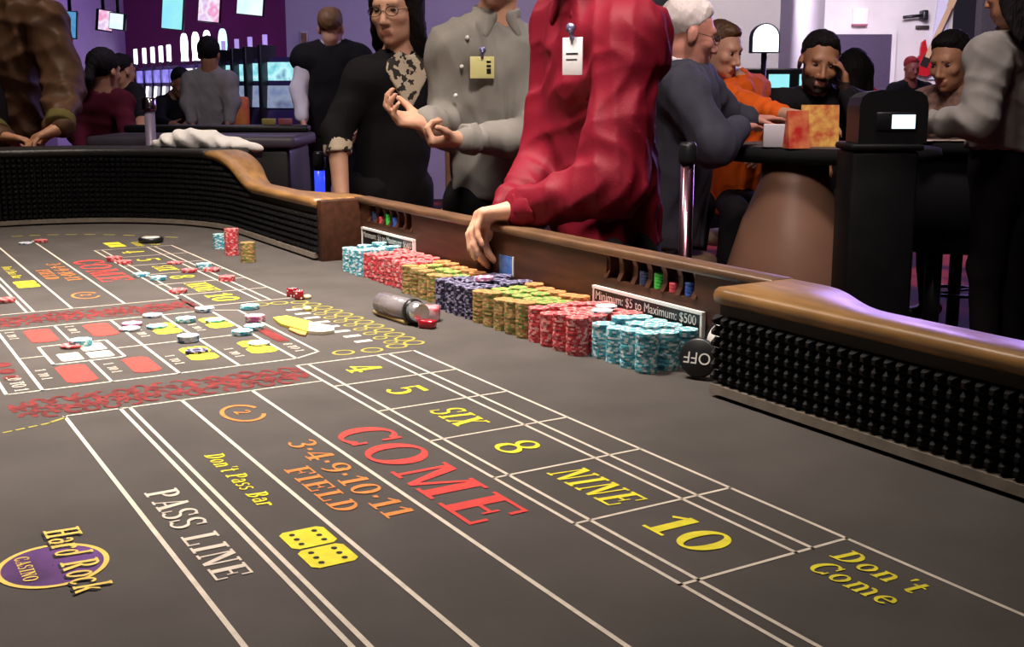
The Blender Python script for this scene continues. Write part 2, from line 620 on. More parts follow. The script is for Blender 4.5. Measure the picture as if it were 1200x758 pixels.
def glyph(c):
    S, T = 0.21, 0.075
    if c == 'C': return _ring(.42, .5, .42, .52, S, T, 42, 318) + [_rect(.66, .62, .73, .98), _rect(.66, .04, .73, .32)], .80
    if c == 'O': return _ring(.45, .5, .45, .52, S, T), .98
    if c == '0': return _ring(.36, .5, .36, .51, .2, T), .80
    if c == 'M': return (_stem(.12, .08, s=.1) + _stem(.82, S, s=.1) + [_quad((.14, 1), (.34, 1), (.60, 0), (.50, 0)), _quad((.50, 0), (.60, 0), (.86, 1), (.80, 1))]), 1.22
    if c == 'E': return (_stem(.1, S) + [_rect(.2, .93, .74, 1), _rect(.2, 0, .76, .07), _rect(.3, .47, .56, .54), _rect(.67, .70, .74, 1), _rect(.69, 0, .76, .32), _rect(.52, .36, .57, .65)]), .86
    if c == 'F': return (_stem(.1, S) + [_rect(.2, .93, .74, 1), _rect(.3, .47, .56, .54), _rect(.67, .70, .74, 1), _rect(.52, .36, .57, .65)]), .80
    if c == 'I': return _stem(.1, S), .50
    if c == 'L': return (_stem(.1, S) + [_rect(.2, 0, .72, .07), _rect(.65, 0, .72, .34)]), .80
    if c == 'D': return (_stem(.1, S) + _ring(.34, .5, .46, .5, S, T, -90, 90)), .92
    if c == 'P': return (_stem(.1, S) + _ring(.34, .73, .36, .27, .19, T, -90, 90)), .80
    if c == 'R': return (_stem(.1, S) + _ring(.34, .73, .36, .27, .19, T, -90, 90) + [_quad((.34, .5), (.54, .5), (.86, 0), (.62, 0))]), .92
    if c == 'B': return (_stem(.1, S) + _ring(.34, .75, .32, .25, .18, T, -90, 90) + _ring(.34, .26, .38, .26, .19, T, -90, 90)), .82
    if c == 'A': return [_quad((.10, 0), (.17, 0), (.46, 1), (.40, 1)), _quad((.56, 0), (.80, 0), (.54, 1), (.36, 1)), _rect(.2, .28, .62, .35), _rect(0, 0, .28, .07), _rect(.48, 0, .9, .07)], .92
    if c == 'S': return (_ring(.34, .75, .32, .27, .17, T, 40, 270) + _ring(.34, .26, .34, .28, .17, T, -140, 90) + [_rect(.55, .68, .61, .98), _rect(.03, .03, .09, .34)]), .74
    if c == 'N': return (_stem(.1, .08, s=.1, bot=True) + _stem(.68, .08, s=.1, bot=False) + [_quad((.10, 1), (.34, 1), (.76, 0), (.60, 0))]), .92
    if c == 'X': return [_quad((.06, 1), (.34, 1), (.84, 0), (.56, 0)), _quad((.10, 0), (.20, 0), (.78, 1), (.68, 1)), _rect(0, .93, .4, 1), _rect(.5, 0, .92, .07), _rect(0, 0, .3, .07), _rect(.6, .93, .9, 1)], .96
    if c == 'H': return (_stem(.1, S) + _stem(.58, S) + [_rect(.2, .46, .7, .54)]), .96
    if c == 'W': return [_quad((.0, 1), (.22, 1), (.46, 0), (.34, 0)), _quad((.34, 0), (.46, 0), (.66, 1), (.58, 1)), _quad((.5, 1), (.7, 1), (.92, 0), (.82, 0)), _quad((.82, 0), (.92, 0), (1.1, 1), (1.02, 1))], 1.16
    if c == 'T': return (_stem(.28, S, s=.1, top=False) + [_rect(0, .93, .78, 1), _rect(0, .68, .07, 1), _rect(.71, .68, .78, 1)]), .84
    if c == '1': return (_stem(.22, S, s=.14, top=False) + [_quad((.0, .78), (.06, .72), (.3, .9), (.3, 1))]), .62
    if c == '3': return (_ring(.30, .75, .32, .26, .18, T, -90, 150) + _ring(.30, .25, .36, .27, .19, T, -150, 90)), .72
    if c == '4': return [_rect(.40, 0, .60, 1), _quad((0, .24), (.09, .24), (.46, 1), (.40, 1)), _rect(0, .24, .76, .33), _rect(.28, 0, .72, .06)], .82
    if c == '5': return ([_rect(.10, .86, .66, 1), _rect(.08, .46, .16, 1)] + _ring(.31, .31, .36, .32, .2, T, -145, 130)), .74
    if c == '8': return (_ring(.35, .75, .30, .26, .15, T) + _ring(.35, .26, .36, .27, .17, T)), .78
    if c == '9': return (_ring(.35, .70, .35, .31, .19, T) + _ring(.28, .5, .42, .51, .19, T, -100, 30)), .78
    if c == '2': return (_ring(.31, .72, .33, .29, .19, T, -20, 170) + [_quad((.0, 0), (.2, 0), (.63, .62), (.42, .60)), _rect(0, 0, .68, .15)]), .76
    if c == 'o': return _ring(.29, .33, .29, .34, .16, T), .64
    if c == 'n': return (_stem(.06, .17, 0, .66, .05) + _stem(.44, .17, 0, .42, .05, top=False) + _ring(.36, .40, .25, .27, .17, .1, 0, 120)), .74
    if c == 'm': return (_stem(.06, .15, 0, .66, .05) + _stem(.40, .15, 0, .42, .04, top=False) + _stem(.74, .15, 0, .42, .04, top=False) + _ring(.32, .40, .23, .27, .15, .1, 0, 120) + _ring(.66, .40, .23, .27, .15, .1, 0, 120)), 1.0
    if c == 't': return [_rect(.14, .05, .31, .92), _rect(0, .59, .44, .66)] + _ring(.32, .16, .18, .17, .1, T, 180, 330), .48
    if c == 'a': return (_stem(.36, .17, 0, .5, .04, top=False) + _ring(.26, .2, .26, .21, .15, T) + _ring(.27, .44, .26, .24, .16, T, 0, 160)), .62
    if c == 's': return (_ring(.24, .49, .22, .18, .12, T, 30, 270) + _ring(.24, .18, .24, .19, .12, T, -150, 90)), .54
    if c == 'r': return (_stem(.06, .17, 0, .66, .05) + _ring(.36, .40, .22, .27, .15, .12, 30, 150)), .54
    if c == 'e': return (_ring(.29, .33, .29, .34, .16, T, 0, 320) + [_rect(.1, .31, .56, .38)]), .64
    if c == 'd': return (_stem(.38, .17, 0, 1, .05, bot=False) + _ring(.28, .31, .28, .32, .16, T)), .66
    if c == 'c': return _ring(.29, .33, .29, .34, .16, T, 40, 320), .56
    if c == 'k': return (_stem(.06, .17, 0, 1, .05) + [_quad((.2, .28), (.3, .28), (.56, .64), (.44, .64)), _quad((.26, .36), (.4, .4), (.66, 0), (.46, 0))]), .68
    if c == "'": return [_quad((.06, 1), (.2, 1), (.14, .72), (.08, .72))], .26
    if c == '.': return [_rect(.04, .40, .2, .56)], .30
    if c == '/': return [_quad((0, 0), (.1, 0), (.42, 1), (.32, 1))], .45
    return [], .40


def letters(mb, text, x0, y0, size, wide=1.0, slant=0.0, z=0.0008, mat=0, arch=None):
    """letters on the felt: they read towards the near end (-y) with their tops towards the dealers (+x)"""
    u = 0.0
    for c in text:
        polys, adv = glyph(c)
        for n_, p in enumerate(polys):
            mb.add([(x0 + v * size, y0 - (u + (pu + slant * v) * wide) * size, FELT + z + (n_ % 40) * 1.2e-5) for pu, v in p], [tuple(range(len(p)))], mat)
        u += (adv + 0.07) * wide
    return u * size


def text_width(text, size, wide=1.0):
    return sum((glyph(c)[1] + 0.07) * wide for c in text) * size


P_white = mat('white_print', (0.62, 0.55, 0.46), 0.9, noise=0.1, nscale=60)
P_yellow = mat('yellow_print', (0.70, 0.62, 0.03), 0.9, noise=0.1, nscale=60)
P_olive = mat('olive_print', (0.34, 0.30, 0.05), 0.9, noise=0.12, nscale=60)
P_red = mat('red_print', (0.60, 0.050, 0.040), 0.9, noise=0.1, nscale=60)
P_darkred = mat('dark_red_print', (0.150, 0.016, 0.016), 0.95, noise=0.45, nscale=50)
P_orange = mat('orange_print', (0.62, 0.21, 0.045), 0.9, noise=0.12, nscale=60)
P_gold = mat('gold_print', (0.72, 0.50, 0.10), 0.8, noise=0.1, nscale=60)
P_purple = mat('purple_print', (0.10, 0.035, 0.16), 0.9, noise=0.4, nscale=14)
P_black = mat('black_print', (0.02, 0.018, 0.017), 0.9)


def pline(mb, x0, y0, x1, y1, w=0.0046, z=0.0006):
    d = Vector((x1 - x0, y1 - y0, 0)).normalized() * (w / 2)
    n = Vector((-d.y, d.x, 0))
    a, b = Vector((x0, y0, FELT + z)) - d, Vector((x1, y1, FELT + z)) + d
    mb.add([a - n, b - n, b + n, a + n], [(0, 1, 2, 3)])


XL = [.861, .813, .791, .667, .647, .533, .427, .353, .340, .265]      # lines along the table
NUM_Y = [1.764, 1.607, 1.446, 1.284, 1.118, 0.950, 0.775]              # dividers of the number boxes, near end
F0 = 1.648                                                             # edge of pass / field / come, near end


def pr(mb, name, m):
    return tpart(mb, name, m, felt, fix=False)


for far in (False, True):
    my = (lambda y: 2 * YM - y) if far else (lambda y: y)
    mb = MB()
    yend = my(0.50) if not far else 3.62
    # number boxes
    for x in (XL[0], XL[1], XL[2], XL[3], XL[4]):
        pline(mb, x, my(NUM_Y[0]), x, my(0.46) if x == XL[0] and not far else my(NUM_Y[6]))
    for y in NUM_Y:
        pline(mb, XL[4], my(y), XL[0], my(y), 0.0042)
    pr(mb, 'number_box_lines', P_white)
    mb = MB()
    for i, x in enumerate((XL[5], XL[6], XL[7], XL[8], XL[9])):
        pline(mb, x, my(F0), x, (my([.46, .50, .5, .5, .5][i])), 0.0052)
    if not far:
        pline(mb, XL[4], NUM_Y[6], XL[4], 0.5)
        pline(mb, XL[3], NUM_Y[6], XL[3], 0.5)
    pline(mb, XL[9], my(F0), XL[4], my(F0), 0.0042)
    if far:
        pline(mb, XL[4], my(F0), XL[4], my(NUM_Y[0]))
    pr(mb, 'field_lines', P_white)
    # numbers: same reading order at both ends
    tops = NUM_Y if not far else [2 * YM - y for y in reversed(NUM_Y)]
    mb = MB()
    for k, (t, sz, wd, sl) in enumerate((('4', .058, 1.0, 0), ('5', .058, 1.0, 0), ('SIX', .048, .80, .18), ('8', .058, 1.05, 0), ('NINE', .050, .76, .18), ('10', .058, 1.15, 0))):
        yc = (tops[k] + tops[k + 1]) / 2
        w = text_width(t, sz, wd)
        mb = MB()
        letters(mb, t, .733 - sz / 2, yc + w / 2, sz, wd, sl)
        pr(mb, 'box_number', P_yellow)
    dy = 0 if not far else 1.78
    mb = MB()
    letters(mb, 'COME', .551, 1.385 + dy, .074, 1.30)
    pr(mb, 'come_lettering', P_red)
    mb = MB()
    letters(mb, '3.4.9.10.11', .486, 1.372 + dy, .034, 1.33)
    pr(mb, 'field_numbers', P_orange)
    mb = MB()
    letters(mb, 'FIELD', .446, 1.272 + dy, .030, 1.36)
    pr(mb, 'field_lettering', P_orange)
    mb = MB()
    # the ringed two at the far end of the field
    fy = 1.535 if not far else 2.62
    for t in _ring(.482, fy, .030, .046, .006, .007, 25, 335):
        mb.add([(px, py, FELT + .0008) for px, py in t], [(0, 1, 2, 3)])
    letters(mb, '2', .472, fy + .012, .022, 1.1)
    pr(mb, 'ringed_number', P_orange)
    mb = MB()
    letters(mb, "Don't Pass Bar", .380, 1.375 + dy, .023, .98, .15)
    pr(mb, 'dont_pass_lettering', P_yellow)
    dice_y = 1.082 if not far else 2.895
    for k in range(2):
        ya = dice_y - k * .053
        pts = [(.370, ya - .006), (.376, ya), (.412, ya), (.418, ya - .006), (.418, ya - .043), (.412, ya - .049), (.376, ya - .049), (.370, ya - .043)]
        mb = MB()
        mb.add([(px, py, FELT + .0008) for px, py in pts], [tuple(range(8))])
        pr(mb, 'printed_die', P_yellow)
    mb = MB()
    for k in range(2):
        ya = dice_y - k * .053
        for a in (.382, .406):
            for bb in (.011, .0245, .038):
                for t in _ring(a, ya - bb, .0032, .0034, .0031, .0033, n=8):
                    mb.add([(px, py, FELT + .0012) for px, py in t], [(0, 1, 2, 3)])
    pr(mb, 'printed_pips', P_black)['kind'] = 'stuff'
    mb = MB()
    letters(mb, 'PASS', .283, 1.275 + dy, .036, 1.06)
    pr(mb, 'pass_line_lettering', P_white)
    mb = MB()
    letters(mb, 'LINE', .283, 1.275 + dy - text_width('PASS ', .036, 1.06), .036, 1.06)
    pr(mb, 'pass_line_lettering', P_white)
    mb = MB()
    if not far:
        letters(mb, "Don't", .812, .752, .030, 1.0, .1)
        pr(mb, 'dont_come_lettering', P_yellow)
        mb = MB()
        letters(mb, "Come", .772, .745, .030, 1.0, .1)
    else:
        letters(mb, "Don't", .812, 3.48, .030, 1.0, .1)
        pr(mb, 'dont_come_lettering', P_yellow)
        mb = MB()
        letters(mb, "Come", .772, 3.47, .030, 1.0, .1)
        for k in range(2):
            ya = 3.50 - k * .06
            pts = [(.700, ya), (.745, ya), (.745, ya - .05), (.700, ya - .05)]
            m2 = MB()
            m2.add([(px, py, FELT + .0008) for px, py in pts], [(0, 1, 2, 3)])
            pr(m2, 'printed_die', P_yellow)
    pr(mb, 'dont_come_lettering', P_yellow)

# far end: lines that bend round the end of the layout
mb = MB()
for x, r0 in ((XL[5], .12), (XL[6], .20)):
    pass
for k in range(9):
    pline(mb, .50 + .05 * k, 3.80 - .004 * k * k, .52 + .05 * k, 3.80 - .004 * (k + .4) ** 2, .012)
pr(mb, 'end_lettering', P_olive)

# centre of the layout: proposition squares
mb = MB()
PX, PY = [.212, .2625, .364, .4685, .567, .665], [1.812, 2.05, 2.312]
for x in PX[1:]:
    if x == .364:
        pline(mb, x, PY[0], x, 1.978)
        pline(mb, x, 2.128, x, PY[2])
    else:
        pline(mb, x, PY[0], x, PY[2], .0052)
pline(mb, PX[0], PY[0], PX[0], PY[2], .0052)
pline(mb, PX[0], PY[0], PX[5], PY[0])
pline(mb, PX[0], PY[2], PX[5], PY[2])
pline(mb, PX[1], PY[1], .306, PY[1], .004)
pline(mb, .420, PY[1], PX[5], PY[1], .004)
pline(mb, PX[5], PY[0], .716, 1.842)
pline(mb, .716, 1.842, .716, 2.282)
pline(mb, .716, 2.282, PX[5], PY[2])
for a, b_ in (((.306, 1.976), (.421, 1.976)), ((.421, 1.976), (.421, 2.128)), ((.421, 2.128), (.306, 2.128)), ((.306, 2.128), (.306, 1.976))):
    pline(mb, *a, *b_, .0052)
pr(mb, 'proposition_lines', P_white)


def chipcard(mb, x0, y0, x1, y1, c=.010, z=.0008):
    pts = [(x0 + c, y0), (x1 - c, y0), (x1, y0 + c), (x1, y1 - c), (x1 - c, y1), (x0 + c, y1), (x0, y1 - c), (x0, y0 + c)]
    mb.add([(a, b, FELT + z) for a, b in pts], [tuple(range(8))])


def print_card(name, m, *a):
    mb = MB()
    chipcard(mb, *a)
    pr(mb, name, m)


for a in ((.303, 2.165, .350, 2.288), (.409, 2.165, .456, 2.288), (.303, 1.832, .350, 1.958), (.409, 1.845, .452, 1.960)):
    print_card('red_bet_square', P_red, *a)
for x0, yy in ((.510, 1.882), (.613, 1.880), (.513, 2.122), (.614, 2.126)):
    print_card('yellow_dice_square', P_yellow, x0, yy, x0 + .048, yy + .052)
    print_card('yellow_dice_square', P_yellow, x0 + .002, yy + .055, x0 + .050, yy + .108)
print_card('white_bet_card', P_white, .322, 1.99, .358, 2.052, .004)
print_card('white_bet_card', P_white, .368, 2.05, .408, 2.114, .004)
print_card('white_bet_card', P_white, .368, 1.99, .408, 2.040, .004)
mb = MB()
for x0, yy in ((.272, 2.29), (.378, 2.29), (.272, 1.95), (.376, 1.94), (.478, 1.945), (.580, 1.945), (.482, 2.19), (.585, 2.19)):
    letters(mb, '1', x0 + .001, yy, .016, 1.0)
    letters(mb, 'TO', x0 + .001, yy - .028, .014, 1.0)
    letters(mb, '1', x0 + .001, yy - .062, .016, 1.0)
letters(mb, '10 TO 1', .226, 1.925, .020, 1.0)
letters(mb, '8 TO 1', .683, 1.93, .016, 1.0)
pr(mb, 'odds_lettering', P_white)['kind'] = 'stuff'
mb = MB()
for x0, x1, y0, y1 in ((.682, .705, 1.95, 2.12),):
    chipcard(mb, x0, y0, x1, y1, .004)
# banner of red scrollwork above and below the squares
for yb, x0 in ((1.712, .205), (2.395, .225)):
    rb = random.Random(int(yb * 1000))
    zz = 0
    for k in range(15):
        cx = x0 + .014 + k * .0285
        for ox, oy, ra, rb_ in ((0, .034, .013, .020), (.011, .004, .012, .019), (-.006, -.006, .010, .014), (.004, -.034, .013, .020), (.016, .030, .008, .012), (-.010, .018, .007, .012), (.014, -.018, .008, .012)):
            wd = rb.uniform(.0055, .0085)
            st = rb.uniform(0, 360)
            zz += 1
            for t in _ring(cx + ox + rb.uniform(-.003, .003), yb + oy + rb.uniform(-.006, .006), ra, rb_, min(wd, ra * .9), min(wd * 1.2, rb_ * .9), st, st + rb.uniform(210, 340), 18):
                mb.add([(a, b, FELT + .0005 + (zz % 50) * 8e-6) for a, b in t], [(0, 1, 2, 3)])
for k in range(3):
    chipcard(mb, .222, 1.90 + k * .05, .246, 1.935 + k * .05, .008)
pr(mb, 'red_scroll_banner', P_darkred)
# chain of small rings beside the proposition squares
CE = [(.775, 2.319), (.815, 2.314), (.855, 2.300), (.868, 2.262), (.875, 2.215), (.879, 2.170), (.882, 2.125), (.885, 2.080), (.887, 2.035), (.888, 1.990),
      (.888, 1.945), (.888, 1.900), (.889, 1.858), (.888, 1.819), (.850, 1.810), (.800, 1.804), (.750, 1.812)]
mb = MB()
for cx, cy in CE:
    for t in _ring(cx, cy, .020, .019, .005, .005, n=18):
        mb.add([(a, b, FELT + .0008) for a, b in t], [(0, 1, 2, 3)])
for cx, cy in CE[3:13]:
    for t in _ring(cx - .034, cy - .012, .014, .013, .004, .004, n=14):
        mb.add([(a, b, FELT + .0007) for a, b in t], [(0, 1, 2, 3)])
pr(mb, 'small_bet_rings', P_olive)
mb = MB()
for i in range(8):
    chipcard(mb, .800, 2.22 - i * .05, .832, 2.236 - i * .05, .002)
pr(mb, 'small_white_lettering', P_white)['kind'] = 'stuff'

# dotted stitching across the pass line apron
mb = MB()
for i in range(9):
    pline(mb, .10 + i * .0165, 1.585 + i * .0045, .107 + i * .0165, 1.587 + i * .0045, .005)
pline(mb, .246, 1.628, .264, 1.640, .006)
pr(mb, 'dotted_line', P_olive)

# round emblem on the apron
ex, ey = .160, 1.118
mb = MB()
for t in _ring(ex, ey, .047, .050, .046, .049, n=40):
    mb.add([(a, b, FELT + .0007) for a, b in t], [(0, 1, 2, 3)])
pr(mb, 'emblem_disc', P_purple)
mb = MB()
for t in _ring(ex, ey, .051, .054, .005, .005, n=44):
    mb.add([(a, b, FELT + .0010) for a, b in t], [(0, 1, 2, 3)])
letters(mb, 'Hard Rock', ex + .006, ey + .093, .034, .78, .12, .0016)
pr(mb, 'emblem_lettering', P_gold)
mb = MB()
letters(mb, 'CASINO', ex - .030, ey + .034, .013, .95, 0, .0013)
pr(mb, 'emblem_lettering', P_gold)
mb = MB()
for dx, dy in ((.0025, -.002),):
    letters(mb, 'Hard Rock', ex + .006 - dx, ey + .093 + dy, .034, .78, .12, .0013)
pr(mb, 'emblem_letter_shadow', P_black)

# ------------------------------------------------------------------ things on the table
def text_mesh(body, size, name, mat_, extrude=0.0, align='CENTER'):
    c = bpy.data.curves.new(name, 'FONT')
    c.body = body
    c.size = size
    c.align_x = align
    c.align_y = 'CENTER'
    c.extrude = extrude
    o = bpy.data.objects.new(name + '_tmp', c)
    COL.objects.link(o)
    bpy.context.view_layer.update()
    me = bpy.data.meshes.new_from_object(o.evaluated_get(bpy.context.evaluated_depsgraph_get()))
    bpy.data.objects.remove(o)
    me.name = name
    me.materials.clear()
    me.materials.append(mat_)
    return me


CHIP_R, CHIP_H = 0.0195, 0.0034
CHIPC = {
    'blue': ((0.11, 0.47, 0.56), (0.80, 0.88, 0.90), (0.05, 0.24, 0.36)),
    'red': ((0.58, 0.040, 0.058), (0.80, 0.42, 0.40), (0.66, 0.10, 0.11)),
    'tan': ((0.34, 0.195, 0.065), (0.56, 0.37, 0.17), (0.13, 0.24, 0.05)),
    'green': ((0.10, 0.34, 0.06), (0.60, 0.45, 0.18), (0.42, 0.28, 0.10)),
    'orange': ((0.56, 0.17, 0.045), (0.72, 0.42, 0.20), (0.42, 0.28, 0.10)),
    'navy': ((0.012, 0.012, 0.035), (0.36, 0.34, 0.52), (0.05, 0.05, 0.11)),
    'pink': ((0.62, 0.16, 0.36), (0.85, 0.75, 0.82), (0.5, 0.1, 0.3)),
    'pale': ((0.55, 0.62, 0.70), (0.82, 0.82, 0.86), (0.06, 0.20, 0.36)),
}
CHIPM = {k: [mat('chip_' + k, v[0], 0.45), mat('chip_spot_' + k, v[1], 0.45), mat('chip_second_' + k, v[2], 0.45)] for k, v in CHIPC.items()}


def chip_rings(mb, z, dx, dy, rot, rnd, last=True):
    n = 18
    r = CHIP_R - 0.0002
    ang = [2 * math.pi * (i / n) + rot for i in range(n)]
    vs = [(dx + r * math.cos(t), dy + r * math.sin(t), z) for t in ang] + [(dx + r * math.cos(t), dy + r * math.sin(t), z + CHIP_H - 0.0002) for t in ang]
    sides = [(i, (i + 1) % n, n + (i + 1) % n, n + i) for i in range(n)]
    b = len(mb.v)
    mb.add(vs, [])
    for i, s in enumerate(sides):
        mb.f.append(tuple(b + k for k in s))
        m = 1 if i % 6 in (0, 4) else (2 if i % 6 == 2 else 0)
        if rnd.random() < 0.15:
            m = rnd.choice((0, 1, 2))
        mb.m.append(m)
        mb.s.append(False)
    mb.f.append(tuple(b + n + i for i in range(n)))
    mb.m.append(0)
    mb.s.append(False)
    if last:   # printed face: spots on the rim, a ring and a pale inlay
        zt = z + CHIP_H - 0.0002 + 0.00015
        for rr, mi, e in ((0.0125, 2, 0), (0.0112, 1, 0.0001), (0.0075, 0, 0.0002)):
            bb = len(mb.v)
            mb.add([(dx + rr * math.cos(t), dy + rr * math.sin(t), zt + e) for t in ang], [])
            mb.f.append(tuple(bb + i for i in range(n)))
            mb.m.append(mi)
            mb.s.append(False)
        for k in range(6):
            t0, t1 = rot + k * math.pi / 3, rot + k * math.pi / 3 + 0.42
            mb.add([(dx + q * math.cos(t), dy + q * math.sin(t), zt) for q, t in ((0.0135, t0), (r, t0), (r, t1), (0.0135, t1))], [(0, 1, 2, 3)], 1)


STACKS = {}


def stack_mesh(kind, n, var):
    key = (kind, n, var)
    if key not in STACKS:
        rnd = random.Random(str(key))
        mb = MB()
        for i in range(n):
            chip_rings(mb, i * CHIP_H, rnd.uniform(-.0006, .0006), rnd.uniform(-.0006, .0006), rnd.uniform(0, 6.28), rnd, i == n - 1)
        me = mb.mesh('chip_stack', fix=False)
        for m in CHIPM[kind]:
            me.materials.append(m)
        STACKS[key] = me
    return STACKS[key]


def put_stack(kind, n, x, y, label, group, name='chip_stack', cat='chips', z=FELT + .0006, var=None):
    me = stack_mesh(kind, n, random.randrange(3) if var is None else var)
    o = link(name, me, None, None, (x, y, z), (0, 0, random.uniform(0, 6.28)))
    return props(o, label, cat, group)


# the dealers' bank: blocks of stacks against the box wall, far end to near end
BANK = [
    ('blue', 3, .004, 3, 'pale blue chip stack in the block beside the far end of the box wall', 'pale blue stacks at the far end of the bank'),
    ('red', 6, .008, 3, 'red chip stack in the far red block of the bank, below the far sign', 'red stacks in the far half of the bank'),
    ('tan', 5, -.006, 3, 'tan and green chip stack between the far red block and the navy block', 'tan and green stacks in the far half of the bank'),
    ('navy', 4, -.026, 4, 'navy chip stack in the dark block below the clasped hands', 'navy stacks in the middle of the bank'),
    ('tan', 5, -.028, 4, 'tan and green chip stack between the navy block and the near red block', 'tan and green stacks in the near half of the bank'),
    ('red', 4, -.026, 4, 'red chip stack in the near red block beside the nearest pale blue stacks', 'red stacks in the near half of the bank'),
    ('blue', 4, .000, 3, 'pale blue chip stack in the nearest block of the bank, by the OFF marker', 'pale blue stacks at the near end of the bank'),
]
yy = 2.668
for kind, nc, ox, rows, lab, grp in BANK:
    for c in range(nc):
        for r in range(rows):
            k, l = kind, lab
            if kind == 'tan' and r == rows - 1:
                k = 'orange'
            elif kind == 'tan' and r > 0:
                k = 'green'
            block = ('far ' if yy > 2.07 else 'near ') + kind if kind != 'navy' else 'navy'
            cn = {'blue': 'pale blue', 'tan': 'tan-green', 'green': 'green-topped'}.get(k, k)
            rown = ('front', 'second', 'third' if rows == 4 else 'back', 'back')[r]
            l = ['first', 'second', 'third', 'fourth', 'fifth', 'sixth'][nc - 1 - c] + ' ' + cn + ' chip stack from the near end, ' + rown + ' row of the ' + block + ' block'
            g = grp if k == kind else k + ' ' + grp
            n = 18 + (random.random() < .3) - (random.random() < .3)
            put_stack(k, n, min(1.2065, 1.1160 + ox + r * .0402) + random.uniform(-.0006, .0006), yy - CHIP_R + random.uniform(-.0005, .0005), l, g)
        yy -= .0404
# a few chips lying on the bank
for kind, x, y, lab in (('pink', 1.142, 2.010, 'pink chip lying on top of the navy stacks'), ('pale', 1.18, 1.640, 'pale chip lying on the near red stacks by the box wall'), ('pale', 1.150, 1.610, 'pale chip lying on the near red stacks next to the pale blue block')):
    put_stack(kind, 2 if kind == 'pink' else 1, x, y, lab, None, 'casino_chip', 'chip', FELT + 19 * CHIP_H + 0.0012)

# three stacks left standing near the far bend
put_stack('blue', 12, .963, 3.213, 'lone pale blue chip stack on bare felt near the far bend', None)
put_stack('red', 21, .952, 3.070, 'lone red chip stack, tallest of three on bare felt near the far bend', None)
put_stack('tan', 15, .950, 2.925, 'lone tan chip stack on bare felt, nearest of the three by the far bend', None)

# chips lying on the layout: colour, how many, photo position on the felt, label
LOOSE = [
    ('pale', 2, 240, 365, 'blue and white chips on the top edge of the proposition squares'),
    ('blue', 2, 218, 377, 'two pale blue chips left of the upper right yellow dice square'),
    ('pale', 3, 221, 400, 'short stack of blue and white chips on the middle line between yellow squares'),
    ('blue', 2, 284, 392, 'two blue and white chips on the middle line beside the right yellow squares'),
    ('blue', 2, 298, 386, 'two blue chips on the right border of the proposition squares'),
    ('pink', 3, 299, 376, 'short pink and white chip stack right of the proposition squares'),
    ('blue', 2, 293, 362, 'two pale blue chips at the top right corner of the proposition squares'),
    ('navy', 1, 231, 413, 'dark blue chip lying on the lower left yellow dice square'),
    ('pale', 1, 303, 404, 'blue and white chip lying on the lower right yellow dice square'),
    ('blue', 3, 95, 405, 'short stack of pale blue chips on the white centre card'),
    ('red', 1, 84, 407, 'red chip half hidden beside the pale blue stack on the centre card'),
    ('pale', 1, 179, 371, 'blue and white chip above the upper left yellow dice square'),
    ('pink', 1, 155, 381, 'pink chip left of the upper left yellow dice square'),
    ('pale', 1, 152, 387, 'pale chip just below the pink chip by the yellow dice'),
    ('blue', 1, 184, 384, 'blue chip lying on the upper left yellow dice square'),
    ('blue', 1, 252, 377, 'blue chip lying on the upper right yellow dice square'),
    ('red', 3, 134, 306, 'red chips on the far come line beside the big red lettering'),
    ('red', 2, 146, 309, 'second pile of red chips on the far come line'),
    ('blue', 2, 166, 324, 'pale blue chips on the far come line, left of the pair'),
    ('blue', 2, 186, 328, 'pale blue chips on the far come line next to the 8'),
    ('red', 2, 7, 354, 'red chips on the far pass line at the left edge of the picture'),
    ('red', 2, 48, 284, 'red chips at the far end of the layout, on the left'),
    ('pale', 1, 30, 286, 'small white chip at the far end of the layout, on the left'),
    ('red', 2, 209, 343, 'red chips on the far come line above the scroll banner'),
    ('blue', 3, 239, 314, 'pale blue chip stack on the far double line above the number boxes'),
    ('red', 2, 248, 318, 'red chips touching the pale blue stack on the far double line'),
    ('red', 3, 266, 329, 'red chip pile on the far double line nearest the dice'),
    ('red', 1, 205, 309, 'red chip between the far number boxes and the double line'),
    ('red', 2, 222, 319, 'red chips above the far number 8'),
]
for kind, n, px, py, lab in LOOSE:
    p = felt_at(px, py)
    put_stack(kind, n, p[0], p[1], lab, 'chips lying on the layout', 'casino_chip', 'chip', FELT + 0.0016)

# on / off markers
M_puck = mat('puck_black', (0.012, 0.012, 0.013), 0.35)
M_pw = mat('puck_white', (0.75, 0.73, 0.70), 0.5)


def puck(name, label, loc, rot, text=None, white=False):
    t = empty(name, loc, 0, label, 'marker')
    t.rotation_euler = rot
    mb = MB()
    r, h = (0.031 if text else 0.036), 0.014
    mb.lathe([(r - .003, 0), (r, .003), (r, h - .003), (r - .003, h)], n=32)
    mb.build('disc', M_puck, t)
    if text:
        link('lettering', text_mesh(text, 0.026, 'marker_lettering', M_pw), t, None, (0, 0, h + .0006))
    if white:
        mb = MB()
        mb.lathe([(r - .010, h - .001), (r - .010, h + .0008)], n=28)
        mb.build('face', M_pw, t)
    return t


p = felt_at(177, 284)
puck('table_marker', 'round black marker with white face at the far end of the number boxes', (p[0], p[1], FELT + .0012), (0, 0, 0.3), None, True)
# leaning upside down against the end block / box wall by the nearest chips
off_m = puck('table_marker', 'black OFF marker leaning upside down beside the nearest pale blue chips', (1.166, 1.352, FELT + .039), (0, 0, 0), 'OFF')
